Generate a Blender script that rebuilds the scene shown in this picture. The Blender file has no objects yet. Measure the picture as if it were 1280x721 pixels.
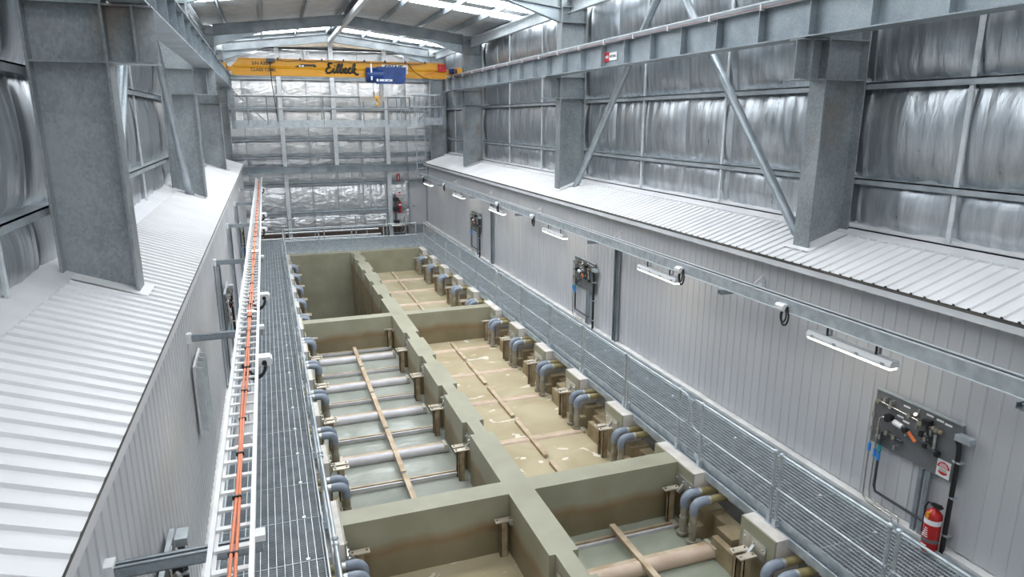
import bpy, math, random
from mathutils import Vector, Matrix
random.seed(7)
sc = bpy.context.scene
COL = sc.collection
# ------------------------------------------------------------------ camera
CAM = Vector((0, 0, 5.65))
yaw, pit = math.radians(19.622), math.radians(14.047)
fw = Vector((math.sin(yaw)*math.cos(pit), math.cos(yaw)*math.cos(pit), -math.sin(pit)))
rt = Vector((math.cos(yaw), -math.sin(yaw), 0)); up = rt.cross(fw)
cd = bpy.data.cameras.new('camera'); cam = bpy.data.objects.new('camera', cd); COL.objects.link(cam)
cd.sensor_width = 36; cd.lens = 846.0/1280*36; cd.clip_end = 300; cd.clip_start = .05
cam.matrix_world = Matrix(((rt.x, up.x, -fw.x, CAM.x), (rt.y, up.y, -fw.y, CAM.y), (rt.z, up.z, -fw.z, CAM.z), (0, 0, 0, 1)))
sc.camera = cam
# ------------------------------------------------------------------ world, exposure
w = bpy.data.worlds.new('overcast_sky'); sc.world = w; w.use_nodes = True
bg = w.node_tree.nodes['Background']; bg.inputs[0].default_value = (.86, .93, 1, 1); bg.inputs[1].default_value = 1.0
sc.view_settings.view_transform = 'Standard'; sc.view_settings.look = 'None'; sc.view_settings.gamma = 1
sc.view_settings.use_curve_mapping = False; sc.view_settings.exposure = -0.48
SKYLIGHT = 15.0; LAMP = 9.0

# ------------------------------------------------------------------ materials
M = {}
def nodes(name):
    m = bpy.data.materials.new(name); m.use_nodes = True; M[name] = m
    nt = m.node_tree; return m, nt, nt.nodes['Principled BSDF']
def N(nt, t, **kw):
    n = nt.nodes.new(t)
    for k, v in kw.items():
        if k in n.inputs: n.inputs[k].default_value = v
        else: setattr(n, k, v)
    return n
def pos(nt, scale=(1, 1, 1)):
    g = N(nt, 'ShaderNodeNewGeometry'); mp = N(nt, 'ShaderNodeMapping'); mp.inputs['Scale'].default_value = scale
    nt.links.new(g.outputs['Position'], mp.inputs[0]); return mp.outputs[0]
def ramp(nt, src, stops):
    r = N(nt, 'ShaderNodeValToRGB'); el = r.color_ramp.elements
    while len(el) < len(stops): el.new(.5)
    for e, (p, c) in zip(el, stops): e.position = p; e.color = (*c, 1)
    nt.links.new(src, r.inputs[0]); return r.outputs[0]
def mat(name, c1, c2=None, rough=.6, metal=0, scale=3, stretch=(1, 1, 1), bump=0, bscale=None, detail=4, lo=.35, hi=.65, spec=None, voro=False):
    m, nt, b = nodes(name)
    b.inputs['Roughness'].default_value = rough; b.inputs['Metallic'].default_value = metal
    if spec is not None: b.inputs['Specular IOR Level'].default_value = spec
    if c2 is None: b.inputs['Base Color'].default_value = (*c1, 1)
    else:
        p = pos(nt, stretch)
        n = N(nt, 'ShaderNodeTexNoise', Scale=scale, Detail=detail); nt.links.new(p, n.inputs['Vector'])
        src = n.outputs[0]
        if voro:
            v = N(nt, 'ShaderNodeTexVoronoi', Scale=scale*22); nt.links.new(p, v.inputs['Vector'])
            mx = N(nt, 'ShaderNodeMix'); mx.inputs[0].default_value = .16
            sp = N(nt, 'ShaderNodeSeparateColor'); nt.links.new(v.outputs['Color'], sp.inputs[0])
            nt.links.new(n.outputs[0], mx.inputs[2]); nt.links.new(sp.outputs[0], mx.inputs[3]); src = mx.outputs[0]
        nt.links.new(ramp(nt, src, [(lo, c1), (hi, c2)]), b.inputs['Base Color'])
    if bump:
        p = pos(nt, stretch); n = N(nt, 'ShaderNodeTexNoise', Scale=bscale or scale*4, Detail=5); nt.links.new(p, n.inputs['Vector'])
        bu = N(nt, 'ShaderNodeBump', Strength=bump, Distance=.05); nt.links.new(n.outputs[0], bu.inputs['Height']); nt.links.new(bu.outputs[0], b.inputs['Normal'])
    return m
mat('galv', (.26, .30, .33), (.42, .465, .495), .42, .55, 2.2, voro=True, lo=.3, hi=.7)
mat('galv_col', (.215, .24, .25), (.385, .415, .43), .45, .5, 1.6, voro=True, lo=.32, hi=.68, stretch=(1, 1, .7))
mat('galv_rail', (.42, .47, .51), (.58, .63, .66), .38, .5, 6)
mat('grate_bar', (.36, .41, .45), (.50, .55, .59), .4, .4, 4)
mat('galv_bright', (.62, .66, .68), (.74, .77, .79), .4, .35, 8)
mat('girt', (.30, .335, .36), (.44, .475, .50), .45, .5, 3)
mat('rafter', (.20, .225, .24), (.31, .335, .35), .5, .4, 2)
mat('cladding', (.50, .503, .525), (.57, .572, .592), .42, 0, .8, stretch=(1, 1, .35), lo=.3, hi=.7)
mat('roof_sheet', (.70, .695, .70), (.78, .775, .78), .42, 0, 1.2, lo=.3, hi=.7)
mat('flashing', (.60, .60, .615), (.67, .67, .68), .45, 0, 2)
mat('curb', (.62, .61, .60), (.78, .77, .76), .75, 0, 3, bump=.2)
mat('pillar_white', (.56, .52, .48), (.69, .65, .61), .75, 0, 4, bump=.2)
mat('floor_concrete', (.07, .065, .06), (.13, .12, .105), .8, 0, 1.2)
mat('pit_brown', (.07, .05, .04), (.12, .085, .065), .85, 0, 2)
mat('step', (.20, .145, .075), (.40, .32, .20), .6, 0, 2.5, lo=.3, hi=.7, bump=.15)
mat('brown_steel', (.24, .165, .09), (.50, .40, .27), .5, .1, 5, lo=.3, hi=.7)
mat('slat', (.42, .30, .19), (.58, .47, .34), .55, 0, 4)
mat('cap', (.50, .45, .36), (.66, .60, .50), .4, .3, 6)
mat('stainless', (.55, .55, .53), (.68, .68, .66), .3, .8, 8)
mat('pvc', (.20, .235, .295), (.265, .305, .37), .35, 0, 5)
mat('pvc_stained', (.24, .19, .08), (.36, .30, .15), .4, 0, 5)
mat('downpipe', (.22, .19, .135), (.36, .335, .27), .5, 0, 6)
mat('white_pipe', (.50, .48, .50), (.62, .60, .62), .3, 0, 3)
mat('pink_pipe', (.52, .38, .28), (.64, .50, .39), .45, 0, 3)
mat('yellow', (.72, .33, .012), (.78, .38, .02), .35, 0, 2)
mat('hook_yellow', (.72, .36, .03), None, .4)
mat('blue', (.006, .035, .16), (.012, .06, .27), .35, 0, 4)
mat('black', (.012, .012, .013), None, .45)
mat('rubber', (.02, .02, .022), None, .55)
mat('dark_pipe', (.05, .055, .065), None, .4)
mat('board', (.125, .13, .14), (.16, .165, .175), .5, 0, 3)
mat('chrome', (.6, .58, .54), None, .22, .9)
mat('red', (.42, .012, .012), (.5, .02, .018), .3, 0, 3)
mat('sign_red', (.55, .02, .03), None, .5)
mat('white', (.85, .85, .85), None, .5)
mat('box_white', (.78, .78, .79), None, .45)
mat('blue_tape', (.05, .28, .72), None, .5)
mat('teal_tape', (.02, .30, .34), None, .5)
mat('orange', (.80, .20, .06), None, .5)
mat('orange_cable', (.82, .27, .14), None, .5)
mat('tray', (.76, .77, .78), (.86, .86, .86), .38, .15, 6)
mat('copper_red', (.32, .05, .035), None, .45)
mat('green', (.05, .30, .16), None, .5)
mat('door_grey', (.50, .50, .52), (.54, .54, .56), .45, 0, 2)
mat('kraft', (.48, .40, .30), (.60, .52, .41), .8, 0, 3)
def mat_foil(name, c1, c2, stretch, rough=.26, bump=.5, metal=.95):
    m, nt, b = nodes(name); b.inputs['Metallic'].default_value = metal
    p = pos(nt, stretch)
    n = N(nt, 'ShaderNodeTexNoise', Scale=2.2, Detail=6, Roughness=.62); nt.links.new(p, n.inputs['Vector'])
    nt.links.new(ramp(nt, n.outputs[0], [(.3, c1), (.7, c2)]), b.inputs['Base Color'])
    mr = N(nt, 'ShaderNodeMapRange'); mr.inputs[3].default_value = rough-.06; mr.inputs[4].default_value = rough+.14
    nt.links.new(n.outputs[0], mr.inputs[0]); nt.links.new(mr.outputs[0], b.inputs['Roughness'])
    n2 = N(nt, 'ShaderNodeTexNoise', Scale=1.3, Detail=5, Roughness=.55, Distortion=.6); nt.links.new(p, n2.inputs['Vector'])
    bu = N(nt, 'ShaderNodeBump', Strength=bump, Distance=.08); nt.links.new(n2.outputs[0], bu.inputs['Height']); nt.links.new(bu.outputs[0], b.inputs['Normal'])
mat_foil('foil', (.40, .43, .46), (.68, .70, .725), (3.4, 3.4, .4), .27, .32)
mat_foil('foil_end', (.76, .77, .785), (.90, .905, .915), (1.3, 1.3, 2.4), .3, .9, .85)
mat_foil('foil_roof', (.50, .52, .53), (.80, .81, .82), (1.2, 5, 2), .5, .6, .4)
m = M['galv_col']; nt = m.node_tree; b = nt.nodes['Principled BSDF']
src = b.inputs['Base Color'].links[0].from_socket
n = N(nt, 'ShaderNodeTexNoise', Scale=.9, Detail=5); nt.links.new(pos(nt, (1.3, 1.3, .8)), n.inputs['Vector'])
k = ramp(nt, n.outputs[0], [(.60, (0, 0, 0)), (.72, (.55, .55, .55))])
x = N(nt, 'ShaderNodeMix', data_type='RGBA'); nt.links.new(k, x.inputs[0]); nt.links.new(src, x.inputs[6]); x.inputs[7].default_value = (.22, .145, .09, 1)
nt.links.new(x.outputs[2], b.inputs['Base Color'])
# painted tank wall with the brown tide stain left below the overflow level
m, nt, b = nodes('tank_paint'); b.inputs['Roughness'].default_value = .5
p = pos(nt); n = N(nt, 'ShaderNodeTexNoise', Scale=1.3, Detail=5); nt.links.new(p, n.inputs['Vector'])
base = ramp(nt, n.outputs[0], [(.3, (.285, .272, .195)), (.7, (.36, .347, .26))])
stain = ramp(nt, n.outputs[0], [(.35, (.20, .165, .095)), (.65, (.27, .225, .14))])
tide = ramp(nt, n.outputs[0], [(.35, (.215, .135, .065)), (.65, (.28, .185, .095))])
sx = N(nt, 'ShaderNodeSeparateXYZ'); nt.links.new(p, sx.inputs[0])
n2 = N(nt, 'ShaderNodeTexNoise', Scale=1.1, Detail=3); nt.links.new(pos(nt, (1, 1, .2)), n2.inputs['Vector'])
ad = N(nt, 'ShaderNodeMath', operation='MULTIPLY_ADD'); nt.links.new(n2.outputs[0], ad.inputs[0]); ad.inputs[1].default_value = .34; nt.links.new(sx.outputs[2], ad.inputs[2])
mr = N(nt, 'ShaderNodeMapRange'); mr.inputs[1].default_value = -.22; mr.inputs[2].default_value = -.40; nt.links.new(ad.outputs[0], mr.inputs[0])
mr2 = N(nt, 'ShaderNodeMapRange'); mr2.inputs[1].default_value = -.36; mr2.inputs[2].default_value = -.50; nt.links.new(ad.outputs[0], mr2.inputs[0])
x1 = N(nt, 'ShaderNodeMix', data_type='RGBA'); nt.links.new(mr.outputs[0], x1.inputs[0]); nt.links.new(base, x1.inputs[6]); nt.links.new(tide, x1.inputs[7])
x2 = N(nt, 'ShaderNodeMix', data_type='RGBA'); nt.links.new(mr2.outputs[0], x2.inputs[0]); nt.links.new(x1.outputs[2], x2.inputs[6]); nt.links.new(stain, x2.inputs[7])
nt.links.new(x2.outputs[2], b.inputs['Base Color'])
mat('tank_clean', (.225, .215, .15), (.30, .29, .21), .5, 0, 1.5, lo=.3, hi=.7)
def mat_water(name, c1, c2, foam=.0, rough=.08):
    m, nt, b = nodes(name); b.inputs['Roughness'].default_value = rough; b.inputs['IOR'].default_value = 1.33
    p = pos(nt); n = N(nt, 'ShaderNodeTexNoise', Scale=.9, Detail=4, Distortion=.8); nt.links.new(p, n.inputs['Vector'])
    c = ramp(nt, n.outputs[0], [(.35, c1), (.65, c2)])
    if foam:
        nf = N(nt, 'ShaderNodeTexNoise', Scale=1.9, Detail=6, Roughness=.5, Distortion=.9); nt.links.new(pos(nt, (.8, 1.4, 1)), nf.inputs['Vector'])
        k = ramp(nt, nf.outputs[0], [(foam, (0, 0, 0)), (foam+.015, (1, 1, 1))])
        x = N(nt, 'ShaderNodeMix', data_type='RGBA'); nt.links.new(k, x.inputs[0]); nt.links.new(c, x.inputs[6]); x.inputs[7].default_value = (.74, .69, .58, 1); c = x.outputs[2]
    nt.links.new(c, b.inputs['Base Color'])
    n3 = N(nt, 'ShaderNodeTexNoise', Scale=5, Detail=3, Distortion=1.2); nt.links.new(pos(nt), n3.inputs['Vector'])
    bu = N(nt, 'ShaderNodeBump', Strength=.09, Distance=.03); nt.links.new(n3.outputs[0], bu.inputs['Height']); nt.links.new(bu.outputs[0], b.inputs['Normal'])
mat_water('water_grey', (.26, .28, .245), (.35, .365, .325))
mat_water('water_tan', (.42, .35, .225), (.51, .435, .295), .62, .22)
mat_water('water_tan_plain', (.42, .36, .23), (.50, .44, .30), 0, .2)
mat_water('water_green', (.27, .29, .23), (.345, .36, .29), 0, .1)
def mat_emit(name, c, s):
    m, nt, b = nodes(name); b.inputs['Base Color'].default_value = (*c, 1); b.inputs['Emission Color'].default_value = (*c, 1); b.inputs['Emission Strength'].default_value = s
mat_emit('skylight', (.93, .97, 1.0), SKYLIGHT)
mat_emit('lamp_diffuser', (1.0, .93, .78), LAMP)

# ------------------------------------------------------------------ mesh builder
def origin(o):
    v = Vector((0, 0, 0))
    while o: v += o.location; o = o.parent
    return v
class B:
    def __init__(s): s.v = []; s.f = []; s.sm = []
    def add(s, vs, fs, smooth=False):
        k = len(s.v); s.v += [tuple(q) for q in vs]; s.f += [tuple(i+k for i in q) for q in fs]; s.sm += [smooth]*len(fs); return s
    def box(s, x0, y0, z0, x1, y1, z1):
        x0, x1 = min(x0, x1), max(x0, x1); y0, y1 = min(y0, y1), max(y0, y1); z0, z1 = min(z0, z1), max(z0, z1)
        return s.add([(x0, y0, z0), (x1, y0, z0), (x1, y1, z0), (x0, y1, z0), (x0, y0, z1), (x1, y0, z1), (x1, y1, z1), (x0, y1, z1)],
              [(0, 3, 2, 1), (4, 5, 6, 7), (0, 1, 5, 4), (1, 2, 6, 5), (2, 3, 7, 6), (3, 0, 4, 7)])
    def bar(s, p, q, wd, ht, upv=(0, 0, 1)):
        p = Vector(p); q = Vector(q); d = (q-p).normalized(); a = d.cross(Vector(upv))
        if a.length < 1e-4: a = d.cross(Vector((0, 1, 0)))
        a.normalize(); u = a.cross(d).normalized(); a *= wd/2; u *= ht/2
        return s.add([p-a-u, p+a-u, p+a+u, p-a+u, q-a-u, q+a-u, q+a+u, q-a+u], [(0, 1, 2, 3), (7, 6, 5, 4), (0, 4, 5, 1), (1, 5, 6, 2), (2, 6, 7, 3), (3, 7, 4, 0)])
    def tube(s, pts, r, n=8, cap=True):
        pts = [Vector(q) for q in pts]; rings = []; ref = None
        rr = r if isinstance(r, (list, tuple)) else [r]*len(pts)
        for i, c in enumerate(pts):
            d = (pts[min(i+1, len(pts)-1)]-pts[max(i-1, 0)]).normalized()
            if ref is None: ref = d.orthogonal().normalized()
            ref = (ref-d*ref.dot(d))
            ref = ref.normalized() if ref.length > 1e-5 else d.orthogonal().normalized()
            b2 = d.cross(ref)
            rings.append([c+(ref*math.cos(2*math.pi*k/n)+b2*math.sin(2*math.pi*k/n))*rr[i] for k in range(n)])
        vs = [q for R in rings for q in R]; fs = []
        for i in range(len(rings)-1):
            for k in range(n): fs.append((i*n+k, i*n+(k+1) % n, (i+1)*n+(k+1) % n, (i+1)*n+k))
        s.add(vs, fs, True)
        if cap: s.add(rings[0], [tuple(range(n))[::-1]]); s.add(rings[-1], [tuple(range(n))])
        return s
    def prism(s, prof, axis, a, c):
        # prof: 2D outline in the two other axes (order xyz without axis), extruded a..c
        def mk(t, q): l = list(q); l.insert(axis, t); return tuple(l)
        n = len(prof); vs = [mk(a, q) for q in prof]+[mk(c, q) for q in prof]
        return s.add(vs, [tuple(range(n))[::-1], tuple(range(n, 2*n))]+[(i, (i+1) % n, (i+1) % n+n, i+n) for i in range(n)])
    def sphere(s, c, r, n=8, sz=1):
        c = Vector(c); m2 = n//2; vs = [c+Vector((0, 0, r*sz))]
        for i in range(1, m2):
            t = math.pi*i/m2
            vs += [c+Vector((r*math.sin(t)*math.cos(2*math.pi*k/n), r*math.sin(t)*math.sin(2*math.pi*k/n), r*sz*math.cos(t))) for k in range(n)]
        vs.append(c-Vector((0, 0, r*sz))); L = len(vs)-1; fs = [(0, 1+k, 1+(k+1) % n) for k in range(n)]
        for i in range(m2-2):
            for k in range(n): fs.append((1+i*n+k, 1+(i+1)*n+k, 1+(i+1)*n+(k+1) % n, 1+i*n+(k+1) % n))
        fs += [(L, 1+(m2-2)*n+(k+1) % n, 1+(m2-2)*n+k) for k in range(n)]
        return s.add(vs, fs, True)
    def ibeam(s, p, q, depth, width, tf=.02, tw=.014, upv=(0, 0, 1)):
        p = Vector(p); q = Vector(q); d = (q-p).normalized(); a = d.cross(Vector(upv)).normalized(); u = a.cross(d).normalized()
        o = u*(depth/2-tf/2)
        s.bar(p+o, q+o, width, tf, upv); s.bar(p-o, q-o, width, tf, upv); s.bar(p, q, tw, depth-2*tf, upv); return s
    def mesh(s, name, mt, off=Vector((0, 0, 0))):
        me = bpy.data.meshes.new(name); me.from_pydata([(a-off.x, b-off.y, c-off.z) for a, b, c in s.v], [], s.f)
        for pl, k in zip(me.polygons, s.sm): pl.use_smooth = k
        me.materials.append(M[mt]); me.update(); return me
    def build(s, name, mt, parent=None, loc=None, label=None):
        off = origin(parent) if parent else Vector(loc or (0, 0, 0))
        o = bpy.data.objects.new(name, s.mesh(name, mt, off)); COL.objects.link(o)
        if parent: o.parent = parent
        else: o.location = off
        if label: o['label'] = label
        return o
def tag(o, label, cat, group=None, kind=None):
    o['label'] = label; o['category'] = cat
    if group: o['group'] = group
    if kind: o['kind'] = kind
    return o
def thing(name, label, cat, loc=(0, 0, 0), group=None, kind=None):
    o = bpy.data.objects.new(name, None); COL.objects.link(o); o.location = loc; o.empty_display_size = .1
    return tag(o, label, cat, group, kind)
def struct(name, label, cat=None, loc=(0, 0, 0)):
    o = bpy.data.objects.new(name, None); COL.objects.link(o); o.location = loc; o['kind'] = 'structure'; o['label'] = label; o['category'] = cat or 'building'
    return o
def piece(name, me, loc, parent, rz=0, rot=None):
    o = bpy.data.objects.new(name, me); COL.objects.link(o); o.parent = parent; o.location = Vector(loc)-origin(parent)
    o.rotation_euler = rot or (0, 0, rz); return o
def copy_tree(o, loc=None, rz=None, label=None, parent=None):
    c = o.copy(); COL.objects.link(c); c.parent = parent
    if loc is not None: c.location = loc
    if rz is not None: c.rotation_euler = (0, 0, rz)
    if label: c['label'] = label
    for ch in list(o.children): copy_tree(ch, parent=c)
    return c
ORD = ['first', 'second', 'third', 'fourth', 'fifth', 'sixth', 'seventh', 'eighth', 'ninth', 'tenth', 'eleventh', 'twelfth', 'thirteenth', 'fourteenth', 'fifteenth', 'sixteenth', 'seventeenth', 'eighteenth', 'nineteenth', 'twentieth']
def text_mesh(body, size, mt, ext=.002, bold=0.0, shear=0.0):
    c = bpy.data.curves.new('lettering', 'FONT'); c.body = body; c.size = size; c.extrude = ext; c.offset = bold; c.shear = shear; c.align_x = 'CENTER'; c.align_y = 'CENTER'
    o = bpy.data.objects.new('lettering', c); COL.objects.link(o); bpy.context.view_layer.update()
    me = bpy.data.meshes.new_from_object(o.evaluated_get(bpy.context.evaluated_depsgraph_get()))
    bpy.data.objects.remove(o); me.materials.clear(); me.materials.append(M[mt]); return me
FRONT = (math.pi/2, 0, 0)            # lettering facing -y
FACE_L = (math.pi/2, 0, -math.pi/2)  # lettering facing -x

# ------------------------------------------------------------------ key dimensions
YB, YE = -5.0, 36.8            # ends of the hall
CX = 3.38                      # ridge line
XL, XR = -1.2, 8.12            # clad inner walls
FY = [8.9, 19.2, 29.6]         # portal frames
CROSS = [(8.9, 9.28), (19.32, 19.7), (29.75, 30.15)]
WZ = -1.0                      # water level
GZ = [3.88, 4.7, 6.2, 7.66, 9.05]  # girt levels
STA = [4.75, 6.85, 8.8, 11.2, 13.2, 15.2, 17.2, 19.15, 21.6, 23.6, 25.6, 27.6, 29.45]
def rb(x): return 9.31-.115*abs(x-CX)    # underside of rafters

# ------------------------------------------------------------------ floor
fl = struct('floor', 'dark concrete trench floor under the walkways', 'floor')  # trench slabs share one dark concrete tone
B().box(-1.3, YB, -1.75, .27, 30.1, -1.6).box(6.62, YB, -1.75, 8.2, 30.1, -1.6).box(.27, YB, -3.75, 6.62, 30.2, -3.6).box(-2.6, YB, -2.3, -1.3, YE, -2.1).box(8.2, YB, -2.3, 9.5, YE, -2.1).build('trench_floor', 'floor_concrete', fl)
B().box(-1.3, 30.15, -1.75, 8.2, YE+.1, -1.6).build('pit_floor', 'pit_brown', fl)
B().box(-1.3, YB, -1.7, -1.04, YE, .12).build('kerb', 'curb', fl); B().box(7.98, YB, -1.7, 8.25, YE, .12).build('kerb', 'curb', fl)

# ------------------------------------------------------------------ outer foil-lined walls
def foil_mesh(wd, ht, mt, seed, bulge=.1, nu=16, nv=14, crease=1.0):
    r = random.Random(seed); vs = []; fs = []
    wv = [(r.uniform(4, 22), r.uniform(0, 6.3), r.uniform(.004, .013), r.uniform(-2.5, 2.5)) for _ in range(7)]
    for j in range(nv+1):
        t = j/nv
        for i in range(nu+1):
            q = i/nu
            env = math.sin(math.pi*t)**.6*(.35+.65*math.sin(math.pi*q)**.5)
            cr = sum(a*math.sin(k*q*wd+ph+dr*t) for k, ph, a, dr in wv)*crease*(.25+.9*abs(t-.45))*min(1, 8*q, 8*(1-q))
            vs.append((q*wd, -(bulge*env+cr), t*ht))
    for j in range(nv):
        for i in range(nu): k = j*(nu+1)+i; fs.append((k, k+1, k+nu+2, k+nu+1))
    return B().add(vs, fs, True).mesh('foil_panel', mt)
PW = 1.72
def side_wall(name, x, sgn, label):
    # sgn +1: right wall seen from -x ; -1: left wall
    wl = struct(name, label, 'wall')
    B().box(x, YB, -2.3, x+sgn*.12, YE+.2, 9.6).build('outer_sheeting', 'girt', wl)
    for row in range(4):
        z0, z1 = GZ[row]+.03, GZ[row+1]-.03
        if row == 3: z1 = 9.0
        var = [foil_mesh(PW, z1-z0, 'foil', 100*row+k+(50 if sgn < 0 else 0), .14 if row else .09, 22, 16, .8) for k in range(7)]
        n = int((YE-YB)/PW)
        for i in range(n):
            y = YB+i*PW
            # local +x of panel runs along the wall, local -y bulges into the hall
            if sgn > 0: piece('foil_panel', var[random.randrange(7)], (x-.03, y+PW, z0), wl, -math.pi/2)
            else: piece('foil_panel', var[random.randrange(7)], (x+.03, y, z0), wl, math.pi/2)
    for gz in GZ:
        g = B(); xi = x-sgn*.2
        g.box(x-sgn*.02, YB, gz-.01, xi, YE, gz+.01).box(xi, YB, gz-.09, xi+sgn*.012, YE, gz+.01).box(x-sgn*.02, YB, gz, x-sgn*.03, YE, gz+.09)
        g.build('girt', 'girt', wl)
    for y in [2.0, 5.2, 7.0 if sgn > 0 else 7.4, 12.4, 15.75, 22.7, 26.1, 32.0, 34.4]:
        for a, c in zip(GZ[:-1], GZ[1:]):
            B().box(x-sgn*.13, y-.035, a, x-sgn*.16, y+.035, c-.08).build('bridging_strip', 'galv_bright', wl)
    return wl
wall_r = side_wall('wall_right', 9.35, 1, 'tall right wall lined with silver foil between steel girts')
wall_l = side_wall('wall_left', -2.55, -1, 'tall left wall lined with silver foil between steel girts')
wall_e = struct('wall_back', 'far end wall lined with crinkled silver foil', 'wall')
B().box(-2.6, YE, -2.3, 9.45, YE+.1, 10.2).build('outer_sheeting', 'girt', wall_e)
ER = [(-.2, .92), (.92, 2.44), (2.44, 3.2), (3.2, 3.83), (3.83, 4.7), (4.7, 6.18), (6.18, 7.64), (7.64, 9.0)]
EC = [-2.4, -.9, .85, 2.12, 3.4, 4.72, 6.05, 7.15, 9.3]
for r_, (a, c) in enumerate(ER):
    for i in range(len(EC)-1):
        if EC[i+1] > 7.2 and c < 2.5: continue
        me = foil_mesh(EC[i+1]-EC[i]-.02, c-a-.05, 'foil_end', 900+r_*20+i, .09, 18, 14, .9)
        piece('foil_panel', me, (EC[i]+.01, YE-.02, a+.025), wall_e)
for z in [.92, 2.44, 3.83, 4.7, 6.18, 7.64]:
    x1 = 6.9 if z < 2.5 else 9.3
    B().box(-2.4, YE-.25, z-.02, x1, YE-.05, z+.005).box(-2.4, YE-.25, z-.12, x1, YE-.235, z+.005).box(-2.4, YE-.1, z, x1, YE-.08, z+.1).build('girt', 'girt', wall_e)
for x, z0 in ((.85, -1.6), (3.4, 3.3), (6.05, -1.6)):
    B().ibeam((x, YE-.36, z0), (x, YE-.36, rb(x)+.1), .22, .2, .015, .012, (0, 1, 0)).build('mullion', 'galv_bright', wall_e)
B().ibeam((-1.25, YE-.62, 3.18), (8.1, YE-.62, 3.18), .34, .22).build('wind_beam', 'galv', wall_e)
for x in (-.9, 1.9, 2.9, 4.6, 5.3, 7.0): B().box(x-.01, YE-.72, 3.02, x+.01, YE-.51, 3.34).build('stiffener', 'galv', wall_e)
B().prism([(-.9, 9.0), (CX, 9.15), (7.8, 9.0), (7.8, 9.06), (CX, 9.72), (-.9, 9.06)], 1, YE-.1, YE-.06).build('paper_backing', 'kraft', wall_e)
B().box(-2.4, YE-.18, 8.98, 9.3, YE-.1, 9.04).build('girt', 'black', wall_e)

B().box(-2.4, YE-.3, -1.7, 7.0, YE-.26, .02).build('pit_wall', 'pit_brown', wall_e)
# door in the end wall beside the right clad wall
d1 = struct('door_1', 'plain grey steel door in the far end wall', 'door')
B().box(7.2, YE-.1, 0, 8.08, YE-.05, 2.27).build('door_leaf', 'door_grey', d1)
B().box(7.1, YE-.14, 0, 7.2, YE-.02, 2.36).box(8.08, YE-.14, 0, 8.12, YE-.02, 2.36).box(7.2, YE-.14, 2.27, 8.08, YE-.02, 2.36).build('door_frame', 'girt', d1)
B().tube([(7.3, YE-.1, 1.05), (7.3, YE-.17, 1.05), (7.44, YE-.17, 1.05)], .014, 6).build('door_handle', 'black', d1)

# ------------------------------------------------------------------ ceiling: roof foil, skylights, purlins
ce = struct('ceiling', 'low-pitched roof lined with silver foil between steel purlins', 'ceiling')
SK = [(1.6, 2.7), (5.4, 6.3), (11.3, 12.6), (14.6, 15.9), (17.3, 18.6), (20.2, 21.2), (22.7, 23.9), (24.6, 25.7), (31.6, 32.5), (35.1, 36.3)]  # strips nearest the camera and in the end bay are added for their light
PX = [.13, 1.6, 3.15, 4.5, 5.75]
def rz(x): return rb(x)+.62
for sgn in (-1, 1):
    yb = YB
    for (a, c) in SK+[(YE, YE)]:
        ys = yb
        while ys < a-.05:
            ye = min(ys+1.3, a)
            for k in range(4):
                xa, xb = CX+sgn*PX[k], CX+sgn*PX[k+1]
                B().add([(xa, ys, rz(xa)), (xb, ys, rz(xb)), (xb, ye, rz(xb)), (xa, ye, rz(xa)), ((xa+xb)/2, (ys+ye)/2, rz((xa+xb)/2)-.05)], [(0, 1, 4), (1, 2, 4), (2, 3, 4), (3, 0, 4)]).build('foil_panel', 'foil_roof', ce)
            ys = ye
        yb = c
    for a, c in SK:
        for k in range(4):
            xa, xb = CX+sgn*(PX[k]+.05), CX+sgn*(PX[k+1]-.05)
            B().prism([(xa, rz(xa)), (xb, rz(xb)), (xb, rz(xb)+.02), (xa, rz(xa)+.02)], 1, a+.03, c-.03).build('skylight_panel', 'skylight', ce)
    B().prism([(CX, rz(CX)+.06), (CX+sgn*6.2, rz(CX+sgn*6.2)+.06), (CX+sgn*6.2, rz(CX+sgn*6.2)+.12), (CX, rz(CX)+.12)], 1, YB, YE+.2).build('roof_sheeting', 'girt', ce)
    for k in range(5):
        x = CX+sgn*PX[k]; z = rz(x)
        B().box(x-.009, YB, z-.215, x+.009, YE, z-.01).box(x-.04, YB, z-.222, x+.01, YE, z-.205).box(x-.01, YB, z-.015, x+.07, YE, z).build('purlin', 'galv', ce)
        if k in (1, 2, 3):
            for fy in FY+[33.0]: B().bar((x, fy+.1, z-.2), (x, fy+.05, rb(x)+.02 if fy < 33 else z-.42), .03, .03).build('fly_brace', 'rafter', ce)
    xe = CX+sgn*5.3
    B().box(xe-sgn*.02, YB, 8.62, xe, YE, 8.98).box(xe, YB, 8.96, xe-sgn*.14, YE, 8.98).box(xe, YB, 8.62, xe-sgn*.14, YE, 8.64).build('eave_strut', 'galv_bright', ce)
B().bar((CX, YB, 9.38), (CX, YE-.3, 9.38), .17, .17).build('ridge_strut', 'galv_bright', ce)

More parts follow.
